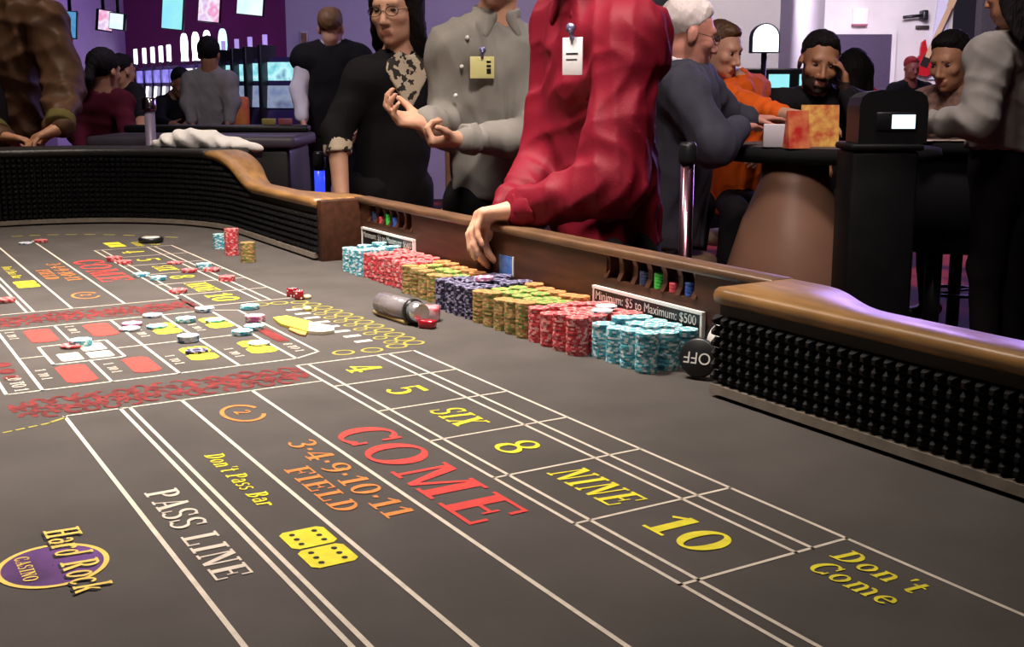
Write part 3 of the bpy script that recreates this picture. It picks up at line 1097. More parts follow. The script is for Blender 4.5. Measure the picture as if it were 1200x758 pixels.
# face towards the room (-x) and a little up, lettering upside down
zax = Vector((-0.80, -0.42, 0.22)).normalized()
yax = (Vector((0, 0, -1)) - zax * Vector((0, 0, -1)).dot(zax)).normalized()
xax = yax.cross(zax)
off_m.matrix_world = Matrix.Translation((1.164, 1.362, FELT + .0318)) @ Matrix((xax, yax, zax)).transposed().to_4x4()
p2 = puck('table_marker', 'black and white marker standing on edge behind the OFF marker', (0, 0, 0), (0, 0, 0), None, True)
zax = Vector((-0.90, 0.0, 0.30)).normalized()
yax = (Vector((0, 0, 1)) - zax * zax.z).normalized()
xax = yax.cross(zax)
p2.matrix_world = Matrix.Translation((1.190, 1.335, FELT + .060)) @ Matrix((xax, yax, zax)).transposed().to_4x4()

# dice
M_die = mat('red_die_plastic', (0.30, 0.006, 0.02), 0.12, spec=0.6, coat=0.3)
M_pip = mat('die_pip_white', (0.85, 0.8, 0.8), 0.5)


def die(loc, rz, label, m=M_die):
    s = 0.0095
    t = empty('red_die', loc, rz, label, 'die')
    mb = MB()
    mb.bbox(-s, -s, 0, s, s, 2 * s, .0012)
    mb.build('cube', m, t)
    mb = MB()
    for ax in range(3):
        for sg in (-1, 1):
            n = {(-1, 0): 2, (1, 0): 5, (-1, 1): 4, (1, 1): 3, (-1, 2): 6, (1, 2): 6}[(sg, ax)]
            P = {2: [(-1, -1), (1, 1)], 3: [(-1, -1), (0, 0), (1, 1)], 4: [(-1, -1), (1, 1), (-1, 1), (1, -1)], 5: [(-1, -1), (1, 1), (-1, 1), (1, -1), (0, 0)],
                 6: [(-1, -1), (-1, 0), (-1, 1), (1, -1), (1, 0), (1, 1)]}[n]
            for a, b in P:
                vs = []
                for k in range(8):
                    q = 2 * math.pi * k / 8
                    co = [0, 0, 0]
                    co[ax] = sg * (s + .0003)
                    co[(ax + 1) % 3] = a * .0052 + .002 * math.cos(q)
                    co[(ax + 2) % 3] = b * .0052 + .002 * math.sin(q)
                    vs.append((co[0], co[1], co[2] + s))
                mb.add(vs, [tuple(range(8))])
    mb.build('pips', M_pip, t)
    return t


p = felt_at(343, 348)
die((p[0], p[1], FELT + .0005), .4, 'red die with white pips, left of the pair beside the small rings')
p = felt_at(351, 351)
die((p[0], p[1], FELT + .0005), 1.1, 'red die with white pips, right of the pair beside the small rings')
for px, py, lab in ((360, 350, 'upper pale yellow button by the chain of small rings'), (360, 364, 'lower pale yellow button by the chain of small rings')):
    p = felt_at(px, py)
    mb = MB()
    mb.lathe([(.0075, 0), (.009, .002), (.009, .005), (.006, .0075)], n=18)
    props(mb.build('small_button', mat('cream_button', (0.78, 0.70, 0.36), 0.4), loc=(p[0], p[1], FELT + .001)), lab, 'button', 'small buttons')

# clear tube with its stick and the dice at its end
M_tube = mat('clear_acrylic', (0.50, 0.45, 0.48), 0.16, trans=0.6, spec=0.5)
a0, a1 = felt_at(448, 369), felt_at(483, 379)
dv = (a1 - a0)
t = empty('dice_tube', (a0[0], a0[1], FELT + .002), math.atan2(dv[1], dv[0]), 'clear plastic dice tube with a dark collar lying on the felt', 'tube')
Lt = float(np.hypot(dv[0], dv[1]))
mb = MB()
mb.cyl((0, 0, .023), (Lt, 0, .023), .022, n=20, caps=True)
mb.build('barrel', M_tube, t)
mb = MB()
mb.cyl((Lt, 0, .023), (Lt + .010, 0, .023), .024, n=20)
mb.build('collar', M_puck, t)
mb = MB()
mb.cyl((Lt + .010, 0, .023), (Lt + .034, 0, .023), .021, .018, n=20)
mb.build('silver_end', mat('silver_cap', (0.75, 0.75, 0.78), 0.25, 0.8), t)
p = felt_at(497, 377)
mb = MB()
mb.bbox(-.022, -.017, 0.0, .022, .017, .030, .006)
o = mb.build('wrapped_dice_pack', mat('red_white_wrap', (0.55, 0.05, 0.07), 0.3, col2=(0.80, 0.62, 0.68), nscale=60), loc=(p[0] + .012, p[1] + .004, FELT + .0005), rot=(0, 0, -.6))
props(o, 'small red and white wrapped pack lying at the end of the clear tube', 'dice pack')
p = felt_at(500, 384)
mb = MB()
mb.bbox(-.016, -.011, 0.0, .016, .011, .016, .004)
props(mb.build('dice_packet', M_die, loc=(p[0], p[1] - .004, FELT + .0005), rot=(0, 0, -.9)), 'small dark red packet on the felt in front of the wrapped pack', 'dice packet')
a0, a1 = felt_at(439, 368), felt_at(476, 381)
mb = MB()
mb.cyl((a0[0], a0[1], FELT + .005), (a1[0], a1[1], FELT + .005), .0045, n=10)
props(mb.build('dice_stick', mat('cane', (0.42, 0.29, 0.10), 0.5)), 'short tan cane stick lying in front of the clear tube', 'stick')

# yellow and white paddle by the proposition squares
q = [felt_at(*c) for c in ((320, 375), (336, 373), (366, 380), (367, 391), (358, 391), (328, 382))]
mb = MB()
mb.prism([(c[0], c[1]) for c in q], FELT + .001, FELT + .006)
pad = mb.build('bet_paddle', mat('yellow_card', (0.80, 0.62, 0.06), 0.6))
props(pad, 'yellow paddle with a white end lying right of the proposition squares', 'paddle')
q = [felt_at(*c) for c in ((362, 381), (391, 386), (392, 391), (378, 393), (361, 392))]
mb = MB()
mb.prism([(c[0], c[1]) for c in q], FELT + .001, FELT + .007)
mb.build('white_end', mat('white_card', (0.82, 0.74, 0.55), 0.6), pad)
q = [felt_at(*c) for c in ((340, 386), (360, 391), (358, 395), (352, 394), (338, 388))]
mb = MB()
mb.prism([(c[0], c[1]) for c in q], FELT + .001, FELT + .004)
mb.build('orange_edge', mat('ochre_card', (0.46, 0.27, 0.07), 0.6), pad)

# ------------------------------------------------------------------ fittings on the box wall
M_signblack = mat('sign_black', (0.008, 0.008, 0.009), 0.35)
M_signwhite = mat('sign_white', (0.80, 0.78, 0.74), 0.5)
for ya, yb, lab in ((1.430, 1.735, 'black bet limit sign with white frame above the nearest pale blue chips'), (2.497, 2.800, 'black bet limit sign on the far half of the box wall')):
    zt, zb = FELT + .084, FELT + .036
    t = empty('bet_limit_sign', (BX - .0006, (ya + yb) / 2, zb), 0, lab, 'sign')
    w = (yb - ya) / 2
    mb = MB()
    mb.box(-.005, -w, 0, 0, w, zt - zb)
    mb.build('plate', M_signblack, t)
    mb = MB()
    e = .0042
    mb.box(-.0075, -w - e, zt - zb - .001, 0, w + e, zt - zb + e)
    mb.box(-.0075, -w - e, -e, 0, w + e, .001)
    mb.box(-.0075, -w - e, 0, 0, -w + .001, zt - zb)
    mb.box(-.0075, w - .001, 0, 0, w + e * .4, zt - zb)
    mb.build('frame', M_signwhite, t)
    tm = text_mesh('Minimum: $5 to Maximum: $500', .0225, 'limit_lettering', M_signwhite)
    o = link('lettering', tm, t, None, (-.0056, .004, zt - zb - .0135))
    o.rotation_euler = Matrix(((0, 0, -1), (-1, 0, 0), (0, 1, 0))).to_euler()
    o.scale = (0.97, 1.05, 1)
# blue sticker
t = empty('wall_sticker', (BX, 2.062, FELT + .062), 0, 'blue sticker with a white edge on the box wall below the clasped hands', 'sticker')
mb = MB()
mb.box(-.002, -.024, 0, 0, .03, .04)
mb.build('sheet', mat('blue_sticker', (0.025, 0.09, 0.36), 0.4, col2=(0.08, 0.22, 0.55), nscale=70), t)
mb = MB()
mb.box(-.0024, -.0275, -.001, 0, -.0242, .041)
mb.build('white_edge', M_signwhite, t)
# small buttons kept in the slots
M_lam = {'navy': mat('button_navy', (0.02, 0.035, 0.10), 0.4), 'green': mat('button_green', (0.04, 0.42, 0.04), 0.4), 'red': mat('button_red', (0.55, 0.05, 0.07), 0.4), 'blue': mat('button_blue', (0.02, 0.07, 0.28), 0.4)}
for (s0, s1), seq, where in ((SL[0], (None, None, 'navy', 'green', 'red', 'blue'), 'near'), (SL[1], ('navy', 'red', 'green', 'blue', None, None), 'far')):
    for i, cname in enumerate(seq):
        if not cname:
            continue
        yc = s1 - (s1 - s0) * (i + .5) / 6
        mb = MB()
        hgt = {'navy': .026, 'green': .028, 'red': .017, 'blue': .024}[cname]
        k = max(2, int(hgt / .005))
        prof = []
        for j in range(k):
            prof += [(.0102, hgt * j / k), (.0112, hgt * (j + .25) / k), (.0112, hgt * (j + .75) / k), (.0102, hgt * (j + 1) / k)]
        mb.lathe(prof, n=16)
        o = mb.build('lammer_stack', M_lam[cname], loc=(BX + .0105, yc, ZS0 + .0003))
        props(o, cname + ' button stack in the ' + where + ' slots of the box wall', 'buttons', 'button stacks in the slots')


# ------------------------------------------------------------------ people: smooth bodies grown from tapered limbs
def C(a, b, ra, rb=None, k=.02, sq=None, f=1.0, op='+'):
    return ('c', np.asarray(a, float), np.asarray(b, float), ra, ra if rb is None else rb, k, None if sq is None else np.asarray(sq, float), f, op)


def EL(c, r, R=None, k=.02, op='+'):
    return ('e', np.asarray(c, float), np.asarray(r, float), R, k, op)


def PL(p, n, k=.004, op='&'):
    """keep the side the normal points away from"""
    n = np.asarray(n, float)
    return ('p', np.asarray(p, float), n / np.linalg.norm(n), k, op)


def sd(prim, P):
    if prim[0] == 'c':
        _, a, b, ra, rb, k, sq, f, op = prim
        ab = b - a
        L2 = float(ab @ ab) + 1e-12
        q = P - a
        t = np.clip((q @ ab) / L2, 0, 1)
        q = q - t[:, None] * ab
        if sq is not None:
            q = q + np.outer((q @ sq) * (1 / f - 1), sq)
        d = np.sqrt((q * q).sum(1)) - (ra + (rb - ra) * t)
        return d * (f if sq is not None else 1.0), k, op
    if prim[0] == 'e':
        _, c, r, R, k, op = prim
        q = P - c
        if R is not None:
            q = q @ R.T            # rows of R are the ellipsoid's axes
        k0 = np.sqrt(((q / r) ** 2).sum(1))
        k1 = np.sqrt(((q / (r * r)) ** 2).sum(1)) + 1e-9
        return np.where(k0 < 1e-4, -r.min(), k0 * (k0 - 1) / k1), k, op
    _, p, n, k, op = prim
    return (P - p) @ n, k, op


def field(prims, P, disp=None):
    d = None
    for pr_ in prims:
        di, k, op = sd(pr_, P)
        if d is None:
            d = di
            continue
        if op == '+':
            h = np.clip(.5 + .5 * (di - d) / k, 0, 1)
            d = di + (d - di) * h - k * h * (1 - h)
        else:
            e = -di if op == '-' else di
            h = np.clip(.5 - .5 * (e - d) / k, 0, 1)
            d = e + (d - e) * h + k * h * (1 - h)
    if disp is not None:
        d = d + disp(P)
    return d


def grow(prims, res, disp=None):
    lo, hi = np.full(3, 1e9), np.full(3, -1e9)
    for p in prims:
        if p[0] == 'c' and p[8] == '+':
            r = max(p[3], p[4])
            lo = np.minimum(lo, np.minimum(p[1], p[2]) - r)
            hi = np.maximum(hi, np.maximum(p[1], p[2]) + r)
        elif p[0] == 'e' and p[5] == '+':
            lo = np.minimum(lo, p[1] - p[2].max())
            hi = np.maximum(hi, p[1] + p[2].max())
    lo = lo - .03
    hi = hi + .03
    B = 8
    nb = np.ceil((hi - lo) / (res * B)).astype(int)
    N = nb * B + 1
    gi = np.stack(np.meshgrid(*[np.arange(n) for n in nb], indexing='ij'), -1).reshape(-1, 3)
    cen = lo + (gi * B + B / 2) * res
    cd = field(prims, cen, disp)
    act = np.abs(cd) < B * res * .87 * 1.15 + .018
    sgn = np.where(cd.reshape(nb) < 0, -1.0, 1.0).astype(np.float32)
    D = np.ones(N, np.float32)
    D[:-1, :-1, :-1] = np.repeat(np.repeat(np.repeat(sgn, B, 0), B, 1), B, 2)
    loc = np.stack(np.meshgrid(*[np.arange(B)] * 3, indexing='ij'), -1).reshape(-1, 3)
    ag = gi[act]
    for s in range(0, len(ag), 400):
        idx = (ag[s:s + 400, None, :] * B + loc[None]).reshape(-1, 3)
        D[idx[:, 0], idx[:, 1], idx[:, 2]] = field(prims, lo + idx * res, disp)
    S = D < 0
    c8 = [(i, j, k) for i in (0, 1) for j in (0, 1) for k in (0, 1)]
    cnt = np.zeros(N - 1, np.int8)
    for i, j, k in c8:
        cnt += S[i:N[0] - 1 + i, j:N[1] - 1 + j, k:N[2] - 1 + k]
    cells = np.argwhere((cnt > 0) & (cnt < 8))
    vid = np.full(N - 1, -1, np.int32)
    vid[cells[:, 0], cells[:, 1], cells[:, 2]] = np.arange(len(cells))
    val = {c: D[cells[:, 0] + c[0], cells[:, 1] + c[1], cells[:, 2] + c[2]] for c in c8}
    acc = np.zeros((len(cells), 3))
    num = np.zeros(len(cells))
    for a in c8:
        for ax in range(3):
            if a[ax]:
                continue
            b = list(a)
            b[ax] = 1
            va, vb = val[a], val[tuple(b)]
            m = (va < 0) != (vb < 0)
            t = np.where(m, va / np.where(m, va - vb, 1), 0)
            p = np.tile(np.array(a, float), (len(cells), 1))
            p[:, ax] += t
            acc += p * m[:, None]
            num += m
    V = lo + (cells + acc / num[:, None]) * res
    Q = []
    for ax in range(3):
        u, w = (ax + 1) % 3, (ax + 2) % 3
        s0 = [slice(None)] * 3
        s1 = [slice(None)] * 3
        s0[ax], s1[ax] = slice(0, N[ax] - 1), slice(1, N[ax])
        e = np.argwhere(S[tuple(s0)] != S[tuple(s1)])
        ok = (e[:, u] > 0) & (e[:, w] > 0) & (e[:, u] < N[u] - 1) & (e[:, w] < N[w] - 1)
        e = e[ok]
        inside = S[e[:, 0], e[:, 1], e[:, 2]]
        def vv(du, dw):
            c = e.copy()
            c[:, u] -= du
            c[:, w] -= dw
            return vid[c[:, 0], c[:, 1], c[:, 2]]
        q = np.stack([vv(1, 1), vv(0, 1), vv(0, 0), vv(1, 0)], 1)
        q[~inside] = q[~inside][:, ::-1]
        Q.append(q)
    Q = np.concatenate(Q)
    Q = Q[(Q >= 0).all(1)]
    return V, Q


def np_mesh(name, V, Q, mats, midx=None):
    me = bpy.data.meshes.new(name)
    me.vertices.add(len(V))
    me.vertices.foreach_set('co', np.ascontiguousarray(V, np.float32).ravel())
    me.loops.add(Q.size)
    me.loops.foreach_set('vertex_index', np.ascontiguousarray(Q, np.int32).ravel())
    me.polygons.add(len(Q))
    me.polygons.foreach_set('loop_start', np.arange(0, Q.size, 4, dtype=np.int32))
    me.polygons.foreach_set('loop_total', np.full(len(Q), 4, np.int32))
    if midx is not None:
        me.polygons.foreach_set('material_index', midx.astype(np.int32))
    me.polygons.foreach_set('use_smooth', np.ones(len(Q), bool))
    for m in mats:
        me.materials.append(m)
    me.update(calc_edges=True)
    me.validate()
    return me


def folds(amp, scale=1.0, seed=0, stretch=(1, 1, .45)):
    r = np.random.default_rng(seed)
    K = r.normal(size=(5, 3)) * np.array(stretch) * 34 * scale
    K2 = r.normal(size=(5, 3)) * 16 * scale
    ph = r.uniform(0, 6.28, 10)
    def fn(P):
        o = np.zeros(len(P))
        for i in range(5):
            o += 1 - 2 * np.abs(np.sin(P @ K[i] * .5 + 1.6 * np.sin(P @ K2[i] + ph[i]) + ph[i + 5]))
        return -amp * o / 5 * 1.6
    return fn


def unit(v):
    v = np.asarray(v, float)
    return v / (np.linalg.norm(v) + 1e-12)


def hand_prims(W, d, n, side, curl=(.5, .6, .4), s=1.0, spread=.06, thumb=(.55, .75, .35), per=None):
    """palm, four fingers of different lengths and a thumb that leaves the side of the palm"""
    W = np.asarray(W, float)
    d = unit(d)
    n = unit(np.asarray(n, float) - d * float(np.dot(n, d)))
    t = np.cross(d, n) * side
    out = []
    offs = (.0285, .0095, -.0095, -.027)
    lens = ((.040, .025, .020), (.044, .029, .021), (.041, .027, .020), (.032, .020, .018))
    rad = (.0092, .0095, .0090, .0080)
    out.append(C(W - d * .02, W + d * .015, .025 * s, .026 * s, .012, n, .72))
    for i in range(4):
        base = W + (d * (.086 - .004 * abs(i - 1)) + t * offs[i]) * s
        out.append(C(W + (d * .012 + t * offs[i] * .55) * s, base, .0145 * s, .0118 * s, .014))
        c = curl if per is None else per[i]
        th = 0
        p = base
        for j in range(3):
            th += c[j]
            dr = unit(d * math.cos(th) + n * math.sin(th) + t * (offs[i] / .0285) * spread)
            q = p + dr * lens[i][j] * s
            out.append(C(p, q, rad[i] * s * (1 - .07 * j), rad[i] * s * (.93 - .08 * j), .0035))
            p = q
    b = W + (d * .028 + t * .026 + n * .006) * s
    out.append(C(W + (d * .01 + t * .012) * s, b, .016 * s, .0145 * s, .012))
    dr = unit(d * thumb[0] + t * thumb[1] + n * thumb[2])
    q = b + dr * .040 * s
    out.append(C(b, q, .0135 * s, .0105 * s, .006))
    dr2 = unit(dr + d * .5 + n * .15)
    out.append(C(q, q + dr2 * .030 * s, .0102 * s, .0085 * s, .003))
    return out


def head_prims(H, fw, up, s=1.0, neck=None, female=False):
    fw = unit(fw)
    rt = unit(np.cross(fw, up))
    up = np.cross(rt, fw)
    R = np.stack([rt, fw, up])
    L = lambda x, y, z: H + (rt * x + fw * y + up * z) * s
    o = [EL(L(0, -.014, .042), np.array([.074, .094, .080]) * s, R),
         EL(L(0, .028, -.022), np.array([.061, .068, .088]) * s, R, .03),
         EL(L(0, .042, -.078), np.array([.044, .046, .034]) * s, R, .03),
         EL(L(0, .080, -.100), np.array([.017, .016, .014]) * s, R, .02)]
    o.append(C(L(-.034, .079, .026), L(.034, .079, .026), .013 * s, None, .02))
    for e in (-1, 1):
        o.append(EL(L(.031 * e, .105, .006), np.array([.019, .020, .013]) * s, R, .012, '-'))
        o.append(EL(L(.042 * e, .064, -.022), np.array([.021, .022, .020]) * s, R, .02))
        o.append(EL(L(.076 * e, -.008, -.008), np.array([.009, .021, .032]) * s, R, .006))
        o.append(EL(L(.0125 * e, .101, -.040), np.array([.0085, .011, .008]) * s, R, .006))
    o.append(C(L(0, .092, .010), L(0, .1165, -.034), .0085 * s, .0115 * s, .010))
    o.append(C(L(-.019, .0945, -.0655), L(.019, .0945, -.0655), .0062 * s, None, .006))
    o.append(C(L(-.016, .0940, -.0765), L(.016, .0940, -.0765), .0072 * s, None, .006))
    o.append(C(L(-.018, .105, -.0712), L(.018, .105, -.0712), .0022 * s, None, .003, op='-'))
    if neck is not None:
        o.append(C(L(0, -.018, -.06), neck, (.046 if female else .054) * s, (.050 if female else .060) * s, .03))
    return o, L, R


def M_skin(name, col):
    return mat(name, col, 0.5, noise=0.10, nscale=14, spec=0.4)


SKIN_A = M_skin('skin_light', (0.62, 0.34, 0.23))
SKIN_B = M_skin('skin_warm', (0.50, 0.25, 0.14))
SKIN_C = M_skin('skin_tan', (0.40, 0.19, 0.10))
M_lip = mat('lip_tone', (0.36, 0.13, 0.09), 0.5)
M_eye = mat('eye_white', (0.42, 0.38, 0.36), 0.35)
M_iris = mat('eye_dark', (0.02, 0.012, 0.01), 0.2)
M_hairblack = mat('hair_black', (0.008, 0.006, 0.006), 0.7, spec=.2, bump=0.8, bscale=120, stretch=(1, 1, .2))
M_hairbrown = mat('hair_brown', (0.10, 0.045, 0.02), 0.5, bump=0.5, bscale=120, stretch=(1, 1, .2))
M_hairwhite = mat('hair_white', (0.78, 0.70, 0.68), 0.6, bump=0.5, bscale=120, stretch=(1, 1, .2))
M_hairblond = mat('hair_sandy', (0.19, 0.10, 0.04), 0.55, bump=0.5, bscale=120, stretch=(1, 1, .2))


def person(label, f, J, head, skin, shirt, trousers, res=.008, beard=None, hair='short', hairm=None, armlen='long', seated=None, folds_amp=.006,
           hands=None, seed=0, scale=1.0, female=False, cuff=None, group=None, bulk=0.0, collar=None, shirt_name='shirt', extra=None, sleeve_r=None, hem=None, legs=True):
    """J: joints as (photo x, photo y, metres ahead). head: (facing in room frame r,f,z), tilt"""
    K = {}
    for k, v in J.items():
        K[k] = at(v[0], v[1], v[2])
    base = np.array([K['pel'][0], K['pel'][1], 0.0])
    for k in K:
        K[k] = K[k] - base
    t = empty('person', base, 0, label, 'person', group)
    s = scale
    up = np.array([0, 0, 1.0])
    rt = K['shR'] - K['shL']
    rt[2] = 0
    rt = unit(rt)
    fwd = np.cross(up, rt)
    msh = (K['shR'] + K['shL']) / 2
    pel, neck = K['pel'], K['neck']
    spine = unit(msh - pel)
    sqd = unit(fwd - spine * float(fwd @ spine))
    L = np.linalg.norm(msh - pel)
    half = np.linalg.norm(K['shR'] - K['shL']) / 2
    chest = msh - spine * .10 * s
    waist = pel + spine * L * .30

    def torso(g):
        return [C(chest, waist, (half * .72 + .035 + g), (half * .62 + .035 + g), .05, sqd, .70),
                C(waist, pel, (half * .62 + .035 + g), (half * .64 + .035 + g), .05, sqd, .74),
                C(K['shL'], K['shR'], .060 * s + g, None, .05),
                C(neck, K['shR'] - spine * .01, .052 * s + g * .6, .058 * s + g, .04),
                C(neck, K['shL'] - spine * .01, .052 * s + g * .6, .058 * s + g, .04)]

    # --- body (skin)
    fh = unit(RIGHT * head[0][0] + FORW * head[0][1] + up * head[0][2])
    uh = up + RIGHT * head[1][0] + FORW * head[1][1]
    hp, HL, HR = head_prims(K['head'], fh, uh, s * head[2] if len(head) > 2 else s, neck - up * .03, female)
    body = hp + torso(-.014)
    # legs
    if seated is None:
        hips = [pel + rt * .085 * s * e - up * .03 for e in (1, -1)]
        knees = [h * np.array([1, 1, .54]) + fwd * .02 for h in hips]
        ankles = [np.array([h[0], h[1], .09]) - fwd * .01 for h in hips]
    else:
        hips = [pel + rt * .085 * s * e for e in (1, -1)]
        knees = [h + fwd * seated[0] + up * seated[1] + rt * .05 * e for h, e in zip(hips, (1, -1))]
        if len(seated) > 2:
            sdv = RIGHT * seated[2][0] + FORW * seated[2][1]
            knees = [h + unit(sdv) * seated[0] + up * seated[1] + rt * .02 * e for h, e in zip(hips, (1, -1))]
        ankles = [np.array([k_[0], k_[1], max(.09, k_[2] - .42)]) - fwd * .05 for k_ in knees]
    for nm in ('R', 'L'):
        if 'el' + nm not in K:
            continue
        e = 1 if nm == 'R' else -1
        body += [C(K['sh' + nm], K['el' + nm], .040 * s, .036 * s, .02), C(K['el' + nm], K['wr' + nm], .038 * s, .0265 * s, .015)]
        if hands and nm in hands:
            h = hands[nm]
            dd = RIGHT * h[0][0] + FORW * h[0][1] + up * h[0][2]
            nn = RIGHT * h[1][0] + FORW * h[1][1] + up * h[1][2]
            body += hand_prims(K['wr' + nm], dd, nn, e, *(h[2:3] or [(.5, .6, .4)]), s=s * (h[4] if len(h) > 4 else 1.0), **(h[3] if len(h) > 3 and h[3] else {}))
        else:
            dd = unit(K['wr' + nm] - K['el' + nm])
            body += hand_prims(K['wr' + nm], dd, -rt * e - up * .4, e, (.4, .5, .3), s=s)
    V, Q = grow(body, res)
    cen = V[Q].mean(1)
    q = (cen - K['head']) @ HR.T / s
    lips = (np.abs(q[:, 0]) < .021) & (q[:, 1] > .086) & (q[:, 2] < -.062) & (q[:, 2] > -.082)
    mi = lips.astype(int)
    if beard is not None:
        ax = np.abs(q[:, 0])
        bz = (q[:, 2] > -.125) & (q[:, 1] > -.005) & (((q[:, 2] < -.047) & ((ax > .012) | (q[:, 2] < -.050))) | ((ax > .044) & (q[:, 2] < -.005) & (q[:, 1] < .055)))
        mi[bz & ~lips] = 2
    link('body', np_mesh('body', V, Q, [skin, M_lip] + ([beard] if beard else []), mi), t)
    # --- eyes and brows
    if head[0][1] < .75:
        for e in (-1, 1):
            mb = MB()
            bm = bmesh.new()
            bmesh.ops.create_uvsphere(bm, u_segments=14, v_segments=10, radius=.0128 * s)
            c = HL(.031 * e, .0800, .006)
            for v in bm.verts:
                w_ = np.array(v.co)
                v.co = Vector(c + HR[0] * w_[0] * 1.05 + HR[1] * w_[1] + HR[2] * w_[2] * .50)
            mb.bm(bm, 0, None, True)
            for i, fc in enumerate(mb.f):
                m = np.mean([mb.v[j] for j in fc], axis=0) - c
                if float(unit(m) @ HR[1]) > .62:
                    mb.m[i] = 1
            mb.build('eye', [M_eye, M_iris], t)
        br = []
        for e in (-1, 1):
            br.append(C(HL(.014 * e, .0925, .024), HL(.046 * e, .078, .027), .0042 * s, .003 * s, .003))
        V, Q = grow(br, .0035)
        link('eyebrows', np_mesh('eyebrows', V, Q, [hairm if hairm is not M_hairwhite else M_hairwhite]), t)
    # --- hair
    hm = hairm or M_hairblack
    hs = s * (head[2] if len(head) > 2 else 1)
    if hair:
        big = {'short': (.009, .014), 'crop': (.006, .004), 'thin': (.004, .003), 'long': (.012, .012), 'tail': (.010, .010), 'cap': (.012, .012)}[hair]
        hp2 = [EL(HL(0, -.016, .046), np.array([.074 + big[0], .096 + big[0], .080 + big[1] + .006]) * hs, HR, .02)]
        if hair in ('short', 'crop'):
            hp2 = [EL(HL(0, -.022, .050), np.array([.080, .097, .086]) * hs, HR, .02), EL(HL(0, .030, .098), np.array([.052, .040, .024]) * hs, HR, .03)]
        if hair in ('long',):
            hp2 += [C(HL(-.062, -.02, .03), HL(-.075, -.005, -.20), .040 * hs, .034 * hs, .04, None), C(HL(.062, -.02, .03), HL(.078, -.005, -.20), .040 * hs, .034 * hs, .04, None),
                    C(HL(0, -.07, .02), HL(0, -.085, -.20), .06 * hs, .06 * hs, .05), C(HL(-.075, -.005, -.20), HL(-.06, .03, -.29), .034, .018, .03), C(HL(.078, -.005, -.20), HL(.07, .03, -.29), .034, .018, .03)]
            n_ = unit(HR[1] * .94 - HR[2] * .34)
            hp2.append(EL(HL(0, .085, -.03), np.array([.060, .085, .115]) * hs, HR, .015, '-'))
            hp2.append(PL(HL(0, .066, .07), HR[1] * .8 - HR[2] * .3, .01))
        else:
            if hair == 'tail':
                hp2 += [C(HL(0, -.10, .03), HL(0, -.135, -.06), .030 * hs, .034 * hs, .02), C(HL(0, -.135, -.06), HL(0, -.12, -.14), .034 * hs, .014 * hs, .02)]
            k_ = {'thin': (.05, .055), 'short': (.066, .076), 'crop': (.078, .068), 'tail': (.072, .062), 'cap': (.09, .045)}[hair]
            hp2.append(PL(HL(0, k_[0], k_[1]), unit(HR[1] * .66 - HR[2] * .75), .012))
            hp2.append(EL(HL(0, .100, .0), np.array([.075, .045, .072]) * hs, HR, .012, '-'))
        V, Q = grow(hp2, max(.0055, res * .8), folds(.0036 if hair != 'long' else .003, 3.2, seed + 5, (1.4, 1.4, .35)))
        link('hair', np_mesh('hair', V, Q, [hm]), t)
    # --- shirt
    sr = sleeve_r or (.058, .050, .040)
    sp_ = torso(.004 + bulk)
    cuts = []
    for nm in ('R', 'L'):
        if 'el' + nm not in K:
            continue
        a, b_, c = K['sh' + nm], K['el' + nm], K['wr' + nm]
        sp_.append(C(a, b_, sr[0] * s + bulk * .6, sr[1] * s + bulk * .5, .035))
        if armlen == 'long':
            e2 = c - unit(c - b_) * .012
            sp_.append(C(b_, e2, sr[1] * s + bulk * .5, sr[2] * s + bulk * .2, .025))
        elif armlen == 'elbow':
            sp_.append(C(b_, b_ + (c - b_) * .18, sr[1] * s, sr[1] * s * .95, .02))
        elif armlen == 'roll':
            sp_.append(C(b_, b_ + (c - b_) * .45, sr[1] * s, sr[2] * s, .02))
    nd = unit(HL(0, -.018, -.06) - neck)
    sp_.append(C(neck + nd * .01, neck + nd * .3, .058 * s, .085 * s, .006, op='-'))
    hz = (hem if hem is not None else -.06)
    sp_.append(C(pel + spine * .0, pel + up * hz, half * .66 + .035 + bulk, half * .68 + .035 + bulk, .03, sqd, .76))
    sp_.append(PL(pel + up * (hz + .005), -up, .006))
    V, Q = grow(sp_, res * 1.1, folds(folds_amp, 1.0, seed))
    link(shirt_name, np_mesh(shirt_name, V, Q, [shirt]), t)
    if collar is not None:
        cp = []
        for i in range(12):
            a0, a1 = i / 12 * 5.4 + .45 + math.pi / 2, (i + 1) / 12 * 5.4 + .45 + math.pi / 2
            pt = lambda a: neck + nd * .022 + (rt * math.cos(a) + fwd * math.sin(a)) * .066 * s - up * .012 * math.sin(a)
            cp.append(C(pt(a0), pt(a1), .017 * s, None, .006, unit(rt * math.cos(a0) + fwd * math.sin(a0)), .42))
        # points of the collar
        for e in (-1, 1):
            p0 = neck + nd * .015 + rt * .030 * e * s + fwd * .060 * s - up * .01
            cp.append(C(p0, p0 - up * .050 * s + rt * .022 * e + fwd * .012, .018 * s, .010 * s, .006, fwd, .45))
        V, Q = grow(cp, max(.0045, res * .7))
        link('collar', np_mesh('collar', V, Q, [collar]), t)
    if cuff is not None:
        for nm, m_ in cuff.items():
            a, b_ = K['el' + nm], K['wr' + nm]
            if armlen == 'elbow':
                p0 = a + (b_ - a) * .16
                p1 = a + (b_ - a) * .34
                rr = sr[1] * s * .98
            else:
                dv_ = unit(b_ - a)
                p0, p1, rr = b_ - dv_ * .05, b_ - dv_ * .004, sr[2] * s + bulk * .2 + .002
            V, Q = grow([C(p0, p1, rr, rr * .95, .01), PL(p1, b_ - a, .003), PL(p0, a - b_, .003)], max(.005, res * .8), folds(.003, 1.4, seed + 3))
            link('cuff', np_mesh('cuff', V, Q, [m_]), t)
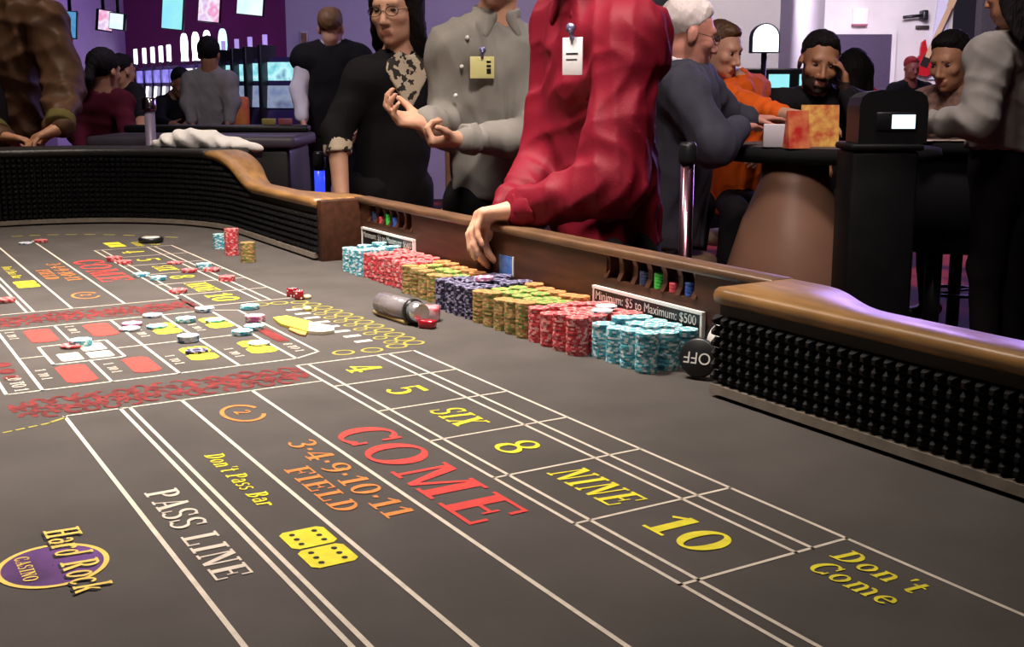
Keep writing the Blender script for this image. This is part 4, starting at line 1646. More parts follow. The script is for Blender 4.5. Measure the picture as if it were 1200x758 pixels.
    # --- trousers and shoes
    if legs:
        tp = [C(pel + up * .06, pel + up * (.03 if seated is not None else -.04), half * .62 + .028, half * .66 + .028, .04, sqd, .74)]
        for h, kn, an in zip(hips, knees, ankles):
            tp += [C(h, kn, .085 * s, .062 * s, .05), C(kn, an, .062 * s, .048 * s, .03)]
        V, Q = grow(tp, max(.013, res * 1.4), folds(.005, .7, seed + 9))
        link('trousers', np_mesh('trousers', V, Q, [trousers]), t)
        for an in ankles:
            z0 = an[2] - .09
            V, Q = grow([C(an + np.array([0, 0, -.045]) - fwd * .03, an + np.array([0, 0, -.052]) + fwd * .12, .042, .038, .02, up, .8), C(an, an - up * .04, .042, None, .02), PL(an - up * .088, -up, .004)], .012)
            link('shoe', np_mesh('shoe', V, Q, [M_blackpad]), t)
    return t, K, HL, HR, dict(rt=rt, fwd=fwd, up=up, spine=spine, base=base, neck=neck, torso=torso, sqd=sqd, chest=chest, waist=waist, pel=pel, half=half)


def cloth(name, col, rough=.85, noise=.12, bump=.1, bscale=300):
    return mat(name, col, rough, noise=noise, nscale=12, bump=bump, bscale=bscale, spec=.18)


def badge(parent, P, n, w, h, face, clip, label, text=None, name='name_badge'):
    """card on a clip; P is the centre, n faces out"""
    n = unit(n)
    rt = unit(np.cross(np.array([0, 0, 1.0]), n))
    up = np.cross(n, rt)
    Rm = Matrix((Vector(rt), Vector(up), Vector(n))).transposed()
    o = MB().bbox(-w / 2, -h / 2, -.0015, w / 2, h / 2, .0015, .0012).build(name, face, parent, P, Rm.to_euler())
    o['label'] = label
    mb = MB()
    mb.cyl((0, h / 2 - .004, .002), (0, h / 2 + .018, .006), .005, n=10)
    mb.lathe([(.010, .003), (.010, .010)], c=(0, h / 2 + .018, 0), n=14)
    mb.build('clip', clip, o)
    if text:
        mb = MB()
        for (x0, y0, x1, y1) in text:
            mb.box(x0 * w, y0 * h, .0016, x1 * w, y1 * h, .0021)
        mb.build('print', MATS['puck_black'], o)
    return o


def glasses(parent, HL, HR, s=1.0):
    mb = MB()
    for e in (-1, 1):
        for i in range(14):
            a0, a1 = 2 * math.pi * i / 14, 2 * math.pi * (i + 1) / 14
            p = lambda a: HL(.033 * e + .024 * math.cos(a), .108 - .004 * abs(math.cos(a)), .002 + .0165 * math.sin(a))
            mb.cyl(p(a0), p(a1), .0016 * s, n=6, caps=False)
        mb.cyl(HL(.057 * e, .104, .006), HL(.080 * e, -.005, .006), .0015, n=6)
    mb.cyl(HL(-.009, .110, .004), HL(.009, .110, .004), .0015, n=6)
    return mb.build('glasses', mat('glasses_frame', (0.05, 0.03, 0.025), 0.3, .4), parent)

# ------------------------------------------------------------------ the people round the tables
BLACKC = cloth('black_cloth', (0.010, 0.009, 0.011))
M_red = cloth('crimson_shirt_cloth', (0.185, 0.006, 0.019), .6, .1)
M_greyshirt = cloth('grey_shirt_cloth', (0.27, 0.255, 0.235), .8, .1)
M_suit = cloth('slate_suit_cloth', (0.046, 0.047, 0.066), .8, .15)
M_orange = cloth('orange_jersey', (0.80, 0.13, 0.012), .8, .1)
M_brown = cloth('brown_jacket_cloth', (0.090, 0.046, 0.025), .5, .3)
M_maroonc = cloth('maroon_jersey', (0.080, 0.005, 0.015), .85)
M_olive = cloth('olive_knit', (0.12, 0.10, 0.03), .9)
M_whitec = cloth('white_cloth', (0.72, 0.68, 0.74), .8, .05)
M_camo = mat('brown_mottled_cloth', (0.10, 0.045, 0.03), .85, col2=(0.34, 0.20, 0.15), nscale=22)
M_pinkc = cloth('pink_cloth', (0.62, 0.03, 0.10), .8)
M_tagy = mat('yellow_tag', (0.74, 0.70, 0.30), .5)
M_tagw = mat('white_tag', (0.80, 0.80, 0.84), .4)
M_clip = mat('clip_metal', (0.25, 0.25, 0.45), .3, .6)


def floral():
    m = bpy.data.materials.new('floral_print_cloth')
    m.use_nodes = True
    nt = m.node_tree
    b = nt.nodes['Principled BSDF']
    b.inputs['Roughness'].default_value = .85
    tc = nt.nodes.new('ShaderNodeTexCoord')
    vo = nt.nodes.new('ShaderNodeTexNoise')
    vo.inputs['Scale'].default_value = 38
    vo.inputs['Detail'].default_value = 2
    nt.links.new(tc.outputs['Object'], vo.inputs['Vector'])
    r = nt.nodes.new('ShaderNodeValToRGB')
    r.color_ramp.interpolation = 'CONSTANT'
    r.color_ramp.elements[0].color = (0.03, 0.025, 0.02, 1)
    r.color_ramp.elements[1].position = .46
    r.color_ramp.elements[1].color = (0.62, 0.52, 0.38, 1)
    nt.links.new(vo.outputs['Fac'], r.inputs['Fac'])
    nt.links.new(r.outputs['Color'], b.inputs['Base Color'])
    return m


M_floral = floral()

# dealer in crimson, leaning on the box wall
t, K, HL, HR, I = person('dealer in a crimson shirt leaning on the box wall with hands clasped over it', 2.5,
    dict(shL=(738, 44, 2.42), shR=(664, 34, 2.70), neck=(694, -4, 2.56), head=(676, -88, 2.52), pel=(712, 283, 2.62), elL=(716, 216, 2.35), wrL=(609, 246, 2.44), elR=(642, 196, 2.66), wrR=(597, 243, 2.53)),
    ((-.85, -.5, -.3), (0, 0)), SKIN_A, M_red, BLACKC, res=.0052, hair='short', hairm=M_hairbrown, seed=3, folds_amp=.008, collar=M_red, bulk=.012, sleeve_r=(.070, .066, .046), hem=.0,
    hands={'L': ((-.95, -.12, -.10), (-.25, -.25, -.95), (1.0, .55, .35), dict(spread=.05, thumb=(.7, .25, .75)), 1.02), 'R': ((-.72, -.55, -.42), (.1, -.2, -.95), (.75, .6, .4), dict(spread=.04), 1.02)}, cuff={'L': M_red})
badge(t, at(671, 66, 2.40) - I['base'], I['fwd'] * .8 - RIGHT * .0 - FORW * .45, .054, .076, M_tagw, M_clip, 'white name card on a clip', [(-.3, .05, .3, .09), (-.3, -.1, .25, -.07)])

# dealer in grey with yellow tag
t, K, HL, HR, I = person('dealer in a grey buttoned shirt with a yellow tag, hands held together', 3.6,
    dict(shR=(532, 58, 3.55), shL=(624, 66, 3.62), neck=(580, 24, 3.6), head=(584, -46, 3.55), pel=(580, 226, 3.65), elR=(527, 146, 3.58), wrR=(500, 143, 3.36), elL=(634, 160, 3.52), wrL=(541, 163, 3.36)),
    ((-.35, -.9, -.2), (0, 0)), SKIN_A, M_greyshirt, BLACKC, res=.0068, hairm=M_hairbrown, seed=11, folds_amp=.009, collar=M_greyshirt, bulk=.014, sleeve_r=(.070, .064, .044), hem=-.02,
    hands={'R': ((-.9, -.3, .12), (.15, -.35, .9), (.75, .8, .5), dict(spread=.05), 1.05), 'L': ((-.9, -.2, -.1), (.2, .2, .9), (1.25, 1.2, .7), dict(spread=.02), 1.05)}, cuff={'L': M_greyshirt})
badge(t, at(565, 79, 3.472) - I['base'], I['fwd'] - FORW * .2, .073, .064, M_tagy, M_clip, 'yellow name tag', [(.18, -.3, .36, -.05), (.18, .0, .36, .12), (.18, .2, .36, .3)])
for k, (px, py) in enumerate(((548, 44), (541, 78), (534, 112))):
    p = at(px, py, 3.468) - I['base']
    mb = MB()
    bm = bmesh.new()
    bmesh.ops.create_uvsphere(bm, u_segments=10, v_segments=6, radius=.0065)
    mb.bm(bm, 0, Matrix.Translation(Vector(p)), True)
    mb.build('button', M_signwhite, t)

# woman with glasses
t, K, HL, HR, I = person('woman with long black hair and glasses in a black jacket over a floral blouse', 4.2,
    dict(shR=(428, 92, 4.16), shL=(506, 92, 4.30), neck=(468, 66, 4.22), head=(463, 12, 4.18), pel=(458, 212, 4.25), elR=(394, 152, 4.12), wrR=(401, 240, 4.02), elL=(532, 150, 4.45), wrL=(530, 215, 4.5)),
    ((-.30, -.93, -.12), (-.03, 0)), SKIN_A, BLACKC, BLACKC, res=.0068, hair='long', hairm=M_hairblack, seed=21, folds_amp=.004, armlen='elbow', female=True, bulk=.006, sleeve_r=(.060, .054, .04), shirt_name='jacket', hem=-.10,
    hands={'R': ((.0, -.05, -1), (.6, .6, 0), (.3, .4, .3))}, cuff={'R': M_floral})
glasses(t, HL, HR)
V, Q = grow(I['torso'](.017) + [EL(I['neck'] - I['up'] * .085 + I['fwd'] * .12, np.array([.105, .13, .125]), np.stack([I['rt'], I['fwd'], I['up']]), .004, '&'), PL(I['neck'] - I['up'] * .205, I['rt'] * .85 - I['up'] * .5), PL(I['neck'] - I['up'] * .205, -I['rt'] * .85 - I['up'] * .5), C(I['neck'] + I['up'] * .02 + I['fwd'] * .02, I['neck'] + I['up'] * .1 + I['fwd'] * .04, .045, .06, .01, op='-')], .0062, folds(.003, 1.3, 4))
link('blouse', np_mesh('blouse', V, Q, [M_floral]), t)

# player in brown jacket at the far end
t, K, HL, HR, I = person('player in a brown jacket with olive cuffs resting hands on the far rail', 4.25,
    dict(shL=(52, 26, 4.34), shR=(-62, 26, 4.40), neck=(-5, 2, 4.38), head=(-5, -66, 4.34), pel=(-4, 200, 4.5), elL=(76, 100, 4.30), wrL=(70, 150, 4.09), elR=(-84, 105, 4.34), wrR=(0, 160, 4.09)),
    ((.1, -.95, -.2), (0, 0)), SKIN_B, M_brown, BLACKC, res=.0078, hairm=M_hairblack, seed=31, folds_amp=.014, bulk=.016, sleeve_r=(.078, .072, .050), shirt_name='jacket',
    hands={'L': ((-.62, -.55, -.30), (0, -.2, -1), (.45, .5, .3), dict(spread=.10), 1.05), 'R': ((.93, -.1, -.12), (0, -.2, -1), (.2, .3, .2), None, 1.0)}, cuff={'L': M_olive, 'R': M_olive}, collar=M_brown)
V, Q = grow([EL(I['pel'] + I['spine'] * .26 + I['fwd'] * .12, np.array([.12, .085, .29]), np.stack([I['rt'], I['fwd'], I['up']]))], .012, folds(.006, .8, 6))  # inner shirt, its black also standing in for shade on the jacket
link('dark_shirt_and_shade', np_mesh('dark_shirt_and_shade', V, Q, [BLACKC]), t)

# elderly man seated at the card table
t, K, HL, HR, I = person('white-haired man with glasses in a slate suit seated at the card table', 4.4,
    dict(shR=(800, 108, 4.22), shL=(812, 92, 4.58), neck=(794, 80, 4.40), head=(806, 40, 4.38), pel=(785, 252, 4.45), elR=(838, 172, 4.08), wrR=(866, 150, 4.26), elL=(855, 140, 4.74), wrL=(880, 140, 4.72)),
    ((.90, .18, -.22), (.16, 0), 1.03), M_skin('skin_ruddy', (0.62, 0.27, 0.20)), M_suit, BLACKC, res=.0078, hair='short', hairm=M_hairwhite, seed=41, folds_amp=.007, seated=(.36, .0, (.45, .9)), bulk=.018, sleeve_r=(.074, .066, .05), shirt_name='suit_jacket', collar=M_whitec, hem=-.12,
    hands={'R': ((.6, .8, .06), (0, 0, -1), (.15, .2, .2)), 'L': ((.9, .3, .06), (0, 0, -1), (.15, .2, .2))})
glasses(t, HL, HR)

# young man in orange
t, K, HL, HR, I = person('young man in an orange jersey reaching across the card table', 5.2,
    dict(shR=(850, 116, 5.42), shL=(884, 106, 5.74), neck=(862, 96, 5.58), head=(845, 58, 5.50), pel=(866, 236, 5.72), elR=(890, 130, 5.08), wrR=(944, 138, 4.80), elL=(878, 165, 5.64), wrL=(884, 178, 5.42)),
    ((.62, -.62, -.30), (.05, -.05)), SKIN_A, M_orange, BLACKC, res=.0085, hair='short', hairm=M_hairbrown, seed=51, folds_amp=.007, seated=(.36, .0, (-.15, -1)), armlen='roll', bulk=.010, sleeve_r=(.068, .060, .05), shirt_name='jersey',
    hands={'R': ((.95, .0, -.10), (0, -.1, -1), (.4, .5, .4), None, 1.05)})

# bearded man, head on hand
t, K, HL, HR, I = person('bearded man in black resting his temple on his raised hand', 5.0,
    dict(shR=(920, 123, 5.32), shL=(1000, 123, 5.38), neck=(958, 113, 5.34), head=(960, 74, 5.26), pel=(955, 232, 5.46), elL=(1012, 146, 5.12), wrL=(991, 110, 5.18), elR=(910, 172, 5.42), wrR=(940, 188, 5.28)),
    ((-.06, -.97, -.20), (.14, -.1), 1.09), SKIN_C, BLACKC, BLACKC, res=.0066, beard=mat('beard_black', (0.035, 0.018, 0.012), .8, noise=.3, nscale=90), hair='short', hairm=M_hairblack, seed=61, folds_amp=.006, seated=(.40, .0), bulk=.012, collar=BLACKC, shirt_name='jacket',
    hands={'L': ((-.12, .0, 1), (-.9, .1, -.1), (.35, .5, .4), dict(spread=.03), 1.05), 'R': ((.9, -.2, .0), (0, 0, -1), (.6, .7, .4))})
# man with mottled jacket
t, K, HL, HR, I = person('black-haired man in a mottled brown jacket looking down to the left', 5.4,
    dict(shR=(1084, 122, 5.55), shL=(1152, 120, 5.28), neck=(1122, 108, 5.42), head=(1114, 72, 5.36), pel=(1125, 236, 5.5), elL=(1160, 150, 5.20), wrL=(1122, 138, 5.20), elR=(1078, 156, 5.36), wrR=(1100, 154, 5.2)),
    ((-.72, -.62, -.28), (-.05, 0), 1.05), SKIN_B, M_camo, BLACKC, res=.0085, hair='short', hairm=M_hairblack, seed=71, folds_amp=.007, seated=(.40, .0), bulk=.012, shirt_name='jacket', collar=M_camo,
    hands={'R': ((.7, -.5, 0), (0, 0, -1), (.6, .7, .4)), 'L': ((-.9, -.2, .12), (0, 0, -1), (.2, .2, .2))})

# dealer at the right
t, K, HL, HR, I = person('dealer with long dark hair in a grey shirt at the right card table', 4.3,
    dict(shL=(1160, 66, 4.22), shR=(1236, 68, 4.48), neck=(1192, 40, 4.36), head=(1190, -14, 4.26), pel=(1184, 176, 4.42), elL=(1146, 142, 4.14), wrL=(1092, 144, 4.36), elR=(1256, 145, 4.5), wrR=(1200, 136, 4.75)),
    ((-.55, .80, -.2), (0, 0)), SKIN_B, M_greyshirt, BLACKC, res=.0082, hair='long', hairm=M_hairblack, seed=81, folds_amp=.010, bulk=.014, sleeve_r=(.074, .066, .046), female=True, hem=.0,
    hands={'L': ((-.8, .5, .08), (0, 0, -1), (.3, .3, .2))})

# people farther back
person('woman with a black ponytail in a maroon top, seen from behind', 6.8,
    dict(shL=(97, 122, 6.75), shR=(142, 120, 6.85), neck=(120, 108, 6.8), head=(122, 84, 6.8), pel=(116, 196, 6.85), elL=(90, 158, 6.7), wrL=(98, 178, 6.5), elR=(150, 154, 6.7), wrR=(152, 172, 6.5)),
    ((.35, .88, -.1), (0, 0)), SKIN_B, M_maroonc, BLACKC, res=.010, hair='tail', hairm=M_hairblack, seed=91, shirt_name='top', female=True, bulk=.012)
person('person in black partly hidden behind the maroon top, hand on the pit table', 7.5,
    dict(shR=(122, 112, 8.0), shL=(156, 110, 7.9), neck=(140, 100, 7.95), head=(143, 84, 7.9), pel=(140, 170, 8.0), elL=(164, 126, 7.75), wrL=(166, 138, 7.55), elR=(118, 140, 7.9), wrR=(125, 150, 7.7)),
    ((.5, .80, -.1), (0, 0), .9), SKIN_B, BLACKC, BLACKC, res=.011, hair='short', hairm=M_hairblack, seed=92, bulk=.01, hands={'L': ((.2, -.7, -.5), (0, 0, -1), (.4, .5, .3))})
person('man in a grey shirt and black cap seen from behind, facing the slot machines', 9.0,
    dict(shL=(225, 95, 9.0), shR=(267, 95, 9.0), neck=(246, 84, 9.0), head=(245, 64, 8.98), pel=(247, 141, 9.05), elL=(220, 120, 8.95), wrL=(225, 142, 8.9), elR=(272, 120, 8.95), wrR=(268, 142, 8.9)),
    ((0, .95, -.05), (0, 0)), SKIN_C, M_greyshirt, BLACKC, res=.011, hair='cap', hairm=M_hairblack, seed=93, bulk=.012, sleeve_r=(.066, .058, .045))
person('man in dark clothes beside the grey-shirted man, leaning on the pit table', 9.4,
    dict(shR=(190, 122, 9.8), shL=(222, 120, 10.0), neck=(206, 112, 9.9), head=(212, 98, 9.8), pel=(204, 170, 10.0), elL=(226, 138, 9.7), wrL=(222, 143, 9.5), elR=(187, 140, 9.7), wrR=(200, 146, 9.5)),
    ((.5, -.55, -.3), (0, 0)), SKIN_C, BLACKC, BLACKC, res=.011, hair='short', hairm=M_hairblack, seed=94, hands={'L': ((0, -.8, -.2), (0, 0, -1), (.4, .5, .3))})
t, K, HL, HR, I = person('man in a black waistcoat over a white shirt, seen from behind by the pale pillar', 7.5,
    dict(shL=(358, 68, 7.5), shR=(420, 68, 7.55), neck=(389, 54, 7.52), head=(388, 33, 7.48), pel=(390, 150, 7.55), elL=(350, 104, 7.45), wrL=(355, 140, 7.35), elR=(430, 106, 7.5), wrR=(424, 142, 7.35)),
    ((.1, .93, 0), (0, 0)), SKIN_A, M_whitec, BLACKC, res=.010, hair='short', hairm=M_hairblond, seed=95, bulk=.006, collar=M_whitec, sleeve_r=(.062, .054, .044))
V, Q = grow(I['torso'](.030) + [PL(I['pel'] - I['up'] * .06, -I['up'], .01), C(I['neck'], I['neck'] + I['up'] * .2, .07, .10, .01, op='-')], .011, folds(.004, .7, 2))
link('waistcoat', np_mesh('waistcoat', V, Q, [BLACKC]), t)
person('person in a pink top half hidden behind the bearded man and the podium', 6.2,
    dict(shR=(988, 122, 6.2), shL=(1034, 122, 6.3), neck=(1010, 110, 6.25), head=(1001, 88, 6.2), pel=(1010, 210, 6.3), elR=(984, 160, 6.1), wrR=(1000, 170, 5.9), elL=(1038, 160, 6.1), wrL=(1020, 170, 5.9)),
    ((.3, .7, 0), (0, 0)), SKIN_B, M_pinkc, BLACKC, res=.010, hair='long', hairm=M_hairblack, seed=96, female=True)
person('person in black with a red headscarf near the pale wall', 12.0,
    dict(shR=(1047, 104, 12.0), shL=(1086, 104, 12.1), neck=(1067, 96, 12.0), head=(1068, 80, 11.95), pel=(1067, 150, 12.1), elR=(1043, 125, 11.9), wrR=(1052, 140, 11.7), elL=(1090, 125, 11.9), wrL=(1078, 140, 11.7)),
    ((.2, -.9, -.2), (0, 0), .9), M_skin('skin_flushed', (0.30, 0.10, 0.07)), BLACKC, BLACKC, res=.012, hair='short', hairm=mat('red_scarf', (0.30, 0.015, 0.02), .8), seed=97)

# ------------------------------------------------------------------ furniture and machines around
def rloc(r, f, z=0.0):
    return tuple(float(c) for c in rf(r, f, z))


def rpx(px, f):
    return (px - CX) / FPX * f * 1.0


M_chrome = mat('chrome', (0.62, 0.55, 0.60), .18, 1.0)
M_darkmetal = mat('dark_metal', (0.03, 0.03, 0.035), .35, .6)
M_pedestal = mat('brown_pedestal_wood', (0.25, 0.13, 0.085), .45, noise=.08, nscale=6)
M_tabletop = mat('black_table_cloth', (0.006, 0.006, 0.007), .85, spec=.15)
M_seat = mat('tan_seat_vinyl', (0.30, 0.19, 0.12), .5)


def ellipse(cx, cy, a, b, n=40, a0=0, a1=2 * math.pi):
    return [(cx + a * math.cos(a0 + (a1 - a0) * i / n), cy + b * math.sin(a0 + (a1 - a0) * i / n)) for i in range(n)]


def card_table(label, r, f, a, b, z, ped=True):
    t = empty('card_table', rloc(r, f), ROT, label, 'gaming table')
    mb = MB()
    rings = []
    for (k, zz) in ((-.03, -.055), (-.005, -.05), (0, -.03), (-.005, -.006), (-.05, 0)):
        rings.append([(x, y, z + zz) for x, y in ellipse(0, 0, a + k, b + k)])
    mb.sweep(rings, smooth=True)
    mb.build('padded_top', M_tabletop, t)
    mb = MB()
    mb.prism(ellipse(0, 0, a - .07, b - .07), z, z + .002)
    mb.build('playing_felt', mat('card_felt', (0.09, 0.06, 0.05), .95), t)
    if ped:
        mb = MB()
        mb.lathe([(.25, 0), (.25, .05), (.245, .30), (.235, .55), (.185, .72), (.125, .86), (.12, z - .055)], n=32)
        mb.build('pedestal', M_pedestal, t, (-.16, -.18, 0))
    else:
        mb = MB()
        rings = [[(x, y, zz) for x, y in ellipse(0, 0, a - .06, b - .06)] for zz in (.52, z - .054)]
        mb.sweep(rings, smooth=True)
        mb.build('skirt', M_tabletop, t)
        for lx in (-.2, .2):
            mb = MB()
            mb.cyl((lx, 0, 0), (lx, 0, .53), .035, n=14)
            mb.build('leg', M_darkmetal, t)
    return t


card_table('card table with black padded edge on a flared brown pedestal', 1.20, 4.43, .42, .40, .985)
card_table('card table with a black skirt in front of the man in the mottled jacket', 2.00, 4.87, .40, .23, .985, False)


def stool(label, x, y, zs, m=M_seat):
    t = empty('bar_stool', (x, y, 0), 0, label, 'stool', 'stools at the card tables')
    mb = MB()
    mb.lathe([(.17, zs - .06), (.185, zs - .045), (.185, zs - .015), (.165, zs)], n=28)
    mb.build('seat', m, t)
    mb = MB()
    mb.cyl((0, 0, .03), (0, 0, zs - .06), .03, n=14)
    mb.build('post', M_darkmetal, t)
    mb = MB()
    mb.lathe([(.17, 0), (.17, .012), (.06, .035)], n=28)
    mb.build('base', M_darkmetal, t)
    mb = MB()
    n = 24
    for i in range(n):
        a0, a1 = 2 * math.pi * i / n, 2 * math.pi * (i + 1) / n
        mb.cyl((.15 * math.cos(a0), .15 * math.sin(a0), .22), (.15 * math.cos(a1), .15 * math.sin(a1), .22), .009, n=6, caps=False)
    mb.cyl((-.15, 0, .22), (.15, 0, .22), .007, n=6)
    mb.build('foot_ring', M_darkmetal, t)
    return t


for px, py, f, lab in ((785, 252, 4.45, 'tan-seated stool under the white-haired man'), (866, 236, 5.72, 'stool under the young man in orange'), (955, 232, 5.46, 'stool under the bearded man'), (1125, 236, 5.55, 'stool under the man in the mottled jacket')):
    p = at(px, py, f)
    stool(lab, p[0], p[1], p[2] - .150)

# black podium with a rounded terminal on top
t = empty('podium', rloc(1.205, 3.80), ROT, 'tall black podium standing before the card table', 'podium')
mb = MB()
mb.bbox(-.115, -.08, .06, .105, .10, 1.00, .015)
mb.build('cabinet', mat('black_laminate', (0.007, 0.007, 0.008), .6, noise=.2, spec=.2), t)
mb = MB()
mb.bbox(-.10, -.06, 0, .09, .08, .06, .01)
mb.build('plinth', M_darkmetal, t)
mb = MB()
mb.bbox(-.12, -.09, 1.0, .115, .105, 1.022, .008)
mb.build('top_board', mat('black_laminate', (0.007, 0.007, 0.008), .6), t)
t = empty('terminal', rloc(1.225, 3.80, 1.023), ROT, 'black rounded card terminal with a small lit screen on the podium', 'terminal')
mb = MB()
pts = [(-.115, 0), (.105, 0), (.105, .12), (.098, .148), (.080, .164), (.05, .170), (-.05, .170), (-.085, .164), (-.108, .148), (-.115, .12)]
mb.sweep([[(x, -.075, z) for x, z in pts], [(x * .98, .075, z * .97) for x, z in pts]])
mb.build('housing', mat('terminal_black', (0.010, 0.010, 0.011), .4), t)
mb = MB()
mb.bbox(-.062, -.080, .04, .068, -.074, .10, .004)
mb.build('bezel', M_darkmetal, t)
mb = MB()
mb.box(-.012, -.0825, .048, .062, -.0800, .092)
mb.build('screen', mat('pale_screen', (.1, .1, .1), .3, emit=(.75, .9, 1.0), estr=1.6), t)

# cards, boxes and papers on the card tables
def tent(label, r, f, w, h, m, rz=0.0, z=.988, th=.025):
    mb = MB()
    mb.add([(-w / 2, -th, 0), (w / 2, -th, 0), (w / 2, th, 0), (-w / 2, th, 0), (-w / 2, -.003, h), (w / 2, -.003, h), (w / 2, .003, h), (-w / 2, .003, h)],
           [(0, 1, 5, 4), (1, 2, 6, 5), (2, 3, 7, 6), (3, 0, 4, 7), (4, 5, 6, 7), (3, 2, 1, 0)])
    o = mb.build('tent_card', m, loc=rloc(r, f, z), rot=(0, 0, ROT + rz))
    return props(o, label, 'sign card', 'printed cards on the card table')


M_redcard = mat('red_printed_card', (0.62, 0.02, 0.02), .5, col2=(0.85, 0.30, 0.12), nscale=22)
M_goldcard = mat('gold_printed_card', (0.58, 0.10, 0.03), .5, col2=(0.85, 0.55, 0.12), nscale=30)
tent('red and gold printed tent card on the card table, left of the pair', rpx(931, 4.13), 4.13, .082, .132, M_redcard, .25)
tent('gold and orange printed tent card on the card table, right of the pair', rpx(957, 4.26), 4.26, .135, .150, M_goldcard, -.1)
mb = MB()
mb.bbox(-.045, -.03, 0, .045, .03, .082, .003)
props(mb.build('tissue_box', mat('white_carton', (0.62, 0.60, 0.66), .7), loc=rloc(rpx(907, 4.20), 4.20, .988), rot=(0, 0, ROT - .2)), 'small white carton on the card table beside the red tent card', 'carton')
t = empty('playing_cards', rloc(rpx(1110, 4.78), 4.78, .9875), ROT, 'row of pale playing cards laid along the right card table edge', 'playing cards')
for k in range(5):
    mb = MB()
    mb.box(-.032, -.044, 0, .032, .044, .0012)
    mb.build('card', mat('cream_card', (0.62, 0.47, 0.36), .6), t, (-.13 + k * .066, .02 * (k % 2) - .05, .0002 + .0003 * k), (0, 0, .12 * (k - 2)))

# posts
def post(label, px, f, ztop, r, m, cap=M_darkmetal, blue=None):
    t = empty('barrier_post', rloc(rpx(px, f), f), 0, label, 'post')
    mb = MB()
    mb.cyl((0, 0, .02), (0, 0, ztop - .06), r, n=20)
    mb.build('pole', m, t)
    mb = MB()
    mb.lathe([(r * 1.25, ztop - .06), (r * 1.35, ztop - .05), (r * 1.35, ztop - .01), (r * 1.0, ztop)], n=20)
    mb.build('cap', cap, t)
    mb = MB()
    mb.lathe([(.15, 0), (.15, .012), (.05, .025)], n=28)
    mb.build('base', cap, t)
    if blue:
        mb = MB()
        mb.cyl((0, 0, blue[0]), (0, 0, blue[1]), r * 1.12, n=16)
        mb.build('lit_band', mat('blue_lit_band', (.02, .05, .5), .3, emit=(.03, .06, 1.0), estr=1.3), t)
    return t


post('chrome post tinted by rosy reflection behind the near slots, before the man in the suit', 805, 3.25, 1.05, .019, mat('chrome_rosy_reflection', (0.42, 0.20, 0.26), .2, 1.0))  # reddish reflection put into the chrome's base colour
post('tall lilac chrome post left of the white towel', 180, 5.0, 1.16, .022, mat('lilac_post_paint', (0.42, 0.36, 0.52), .35, .3), M_chrome)
post('dark post with a blue lit band beside the woman in black', 375, 4.25, .97, .017, M_darkmetal, M_darkmetal, (.805, .90))

# pit table behind the far rail
t = empty('pit_table', rloc(rpx(262, 5.5), 5.5), ROT, 'long black pit table with a lilac-grey rail behind the far rail', 'gaming table')
mb = MB()
mb.bbox(-.50, -.25, .08, .37, .25, .93, .02)
mb.build('body', M_blackpaint, t)
mb = MB()
mb.bbox(-.54, -.29, .93, .40, .29, .985, .018)
mb.build('rail', mat('lilac_grey_vinyl', (0.09, 0.08, 0.11), .4), t)
mb = MB()
mb.bbox(-.52, .17, .985, .38, .27, 1.02, .012)
mb.build('back_rail', M_blackpaint, t)
for x in (-.42, .3):
    mb = MB()
    mb.bbox(x - .04, -.2, 0, x + .04, .2, .08, .01)
    mb.build('foot', M_blackpaint, t)
for px, colr, lab in ((318, (0.42, 0.34, 0.10), 'small yellow box on the pit table'), (337, (0.36, 0.10, 0.14), 'small rose box on the pit table')):
    mb = MB()
    mb.bbox(-.032, -.02, 0, .032, .02, .03, .003)
    props(mb.build('chip_tray', mat('tray_' + lab.split()[1], colr, .5), loc=rloc(rpx(px, 5.72), 5.72, 1.021), rot=(0, 0, ROT)), lab, 'box')

# far pit counter where the grey-shirted man stands
t = empty('pit_counter', rloc(rpx(262, 8.6), 8.6), ROT, 'black pit counter before the grey-shirted man', 'counter')
mb = MB()
mb.bbox(-.95, -.18, 0, .62, .18, .88, .02)
mb.build('body', M_blackpaint, t)
mb = MB()
mb.bbox(-.98, -.22, .88, .65, .22, .915, .012)
mb.build('top', M_blackpaint, t)


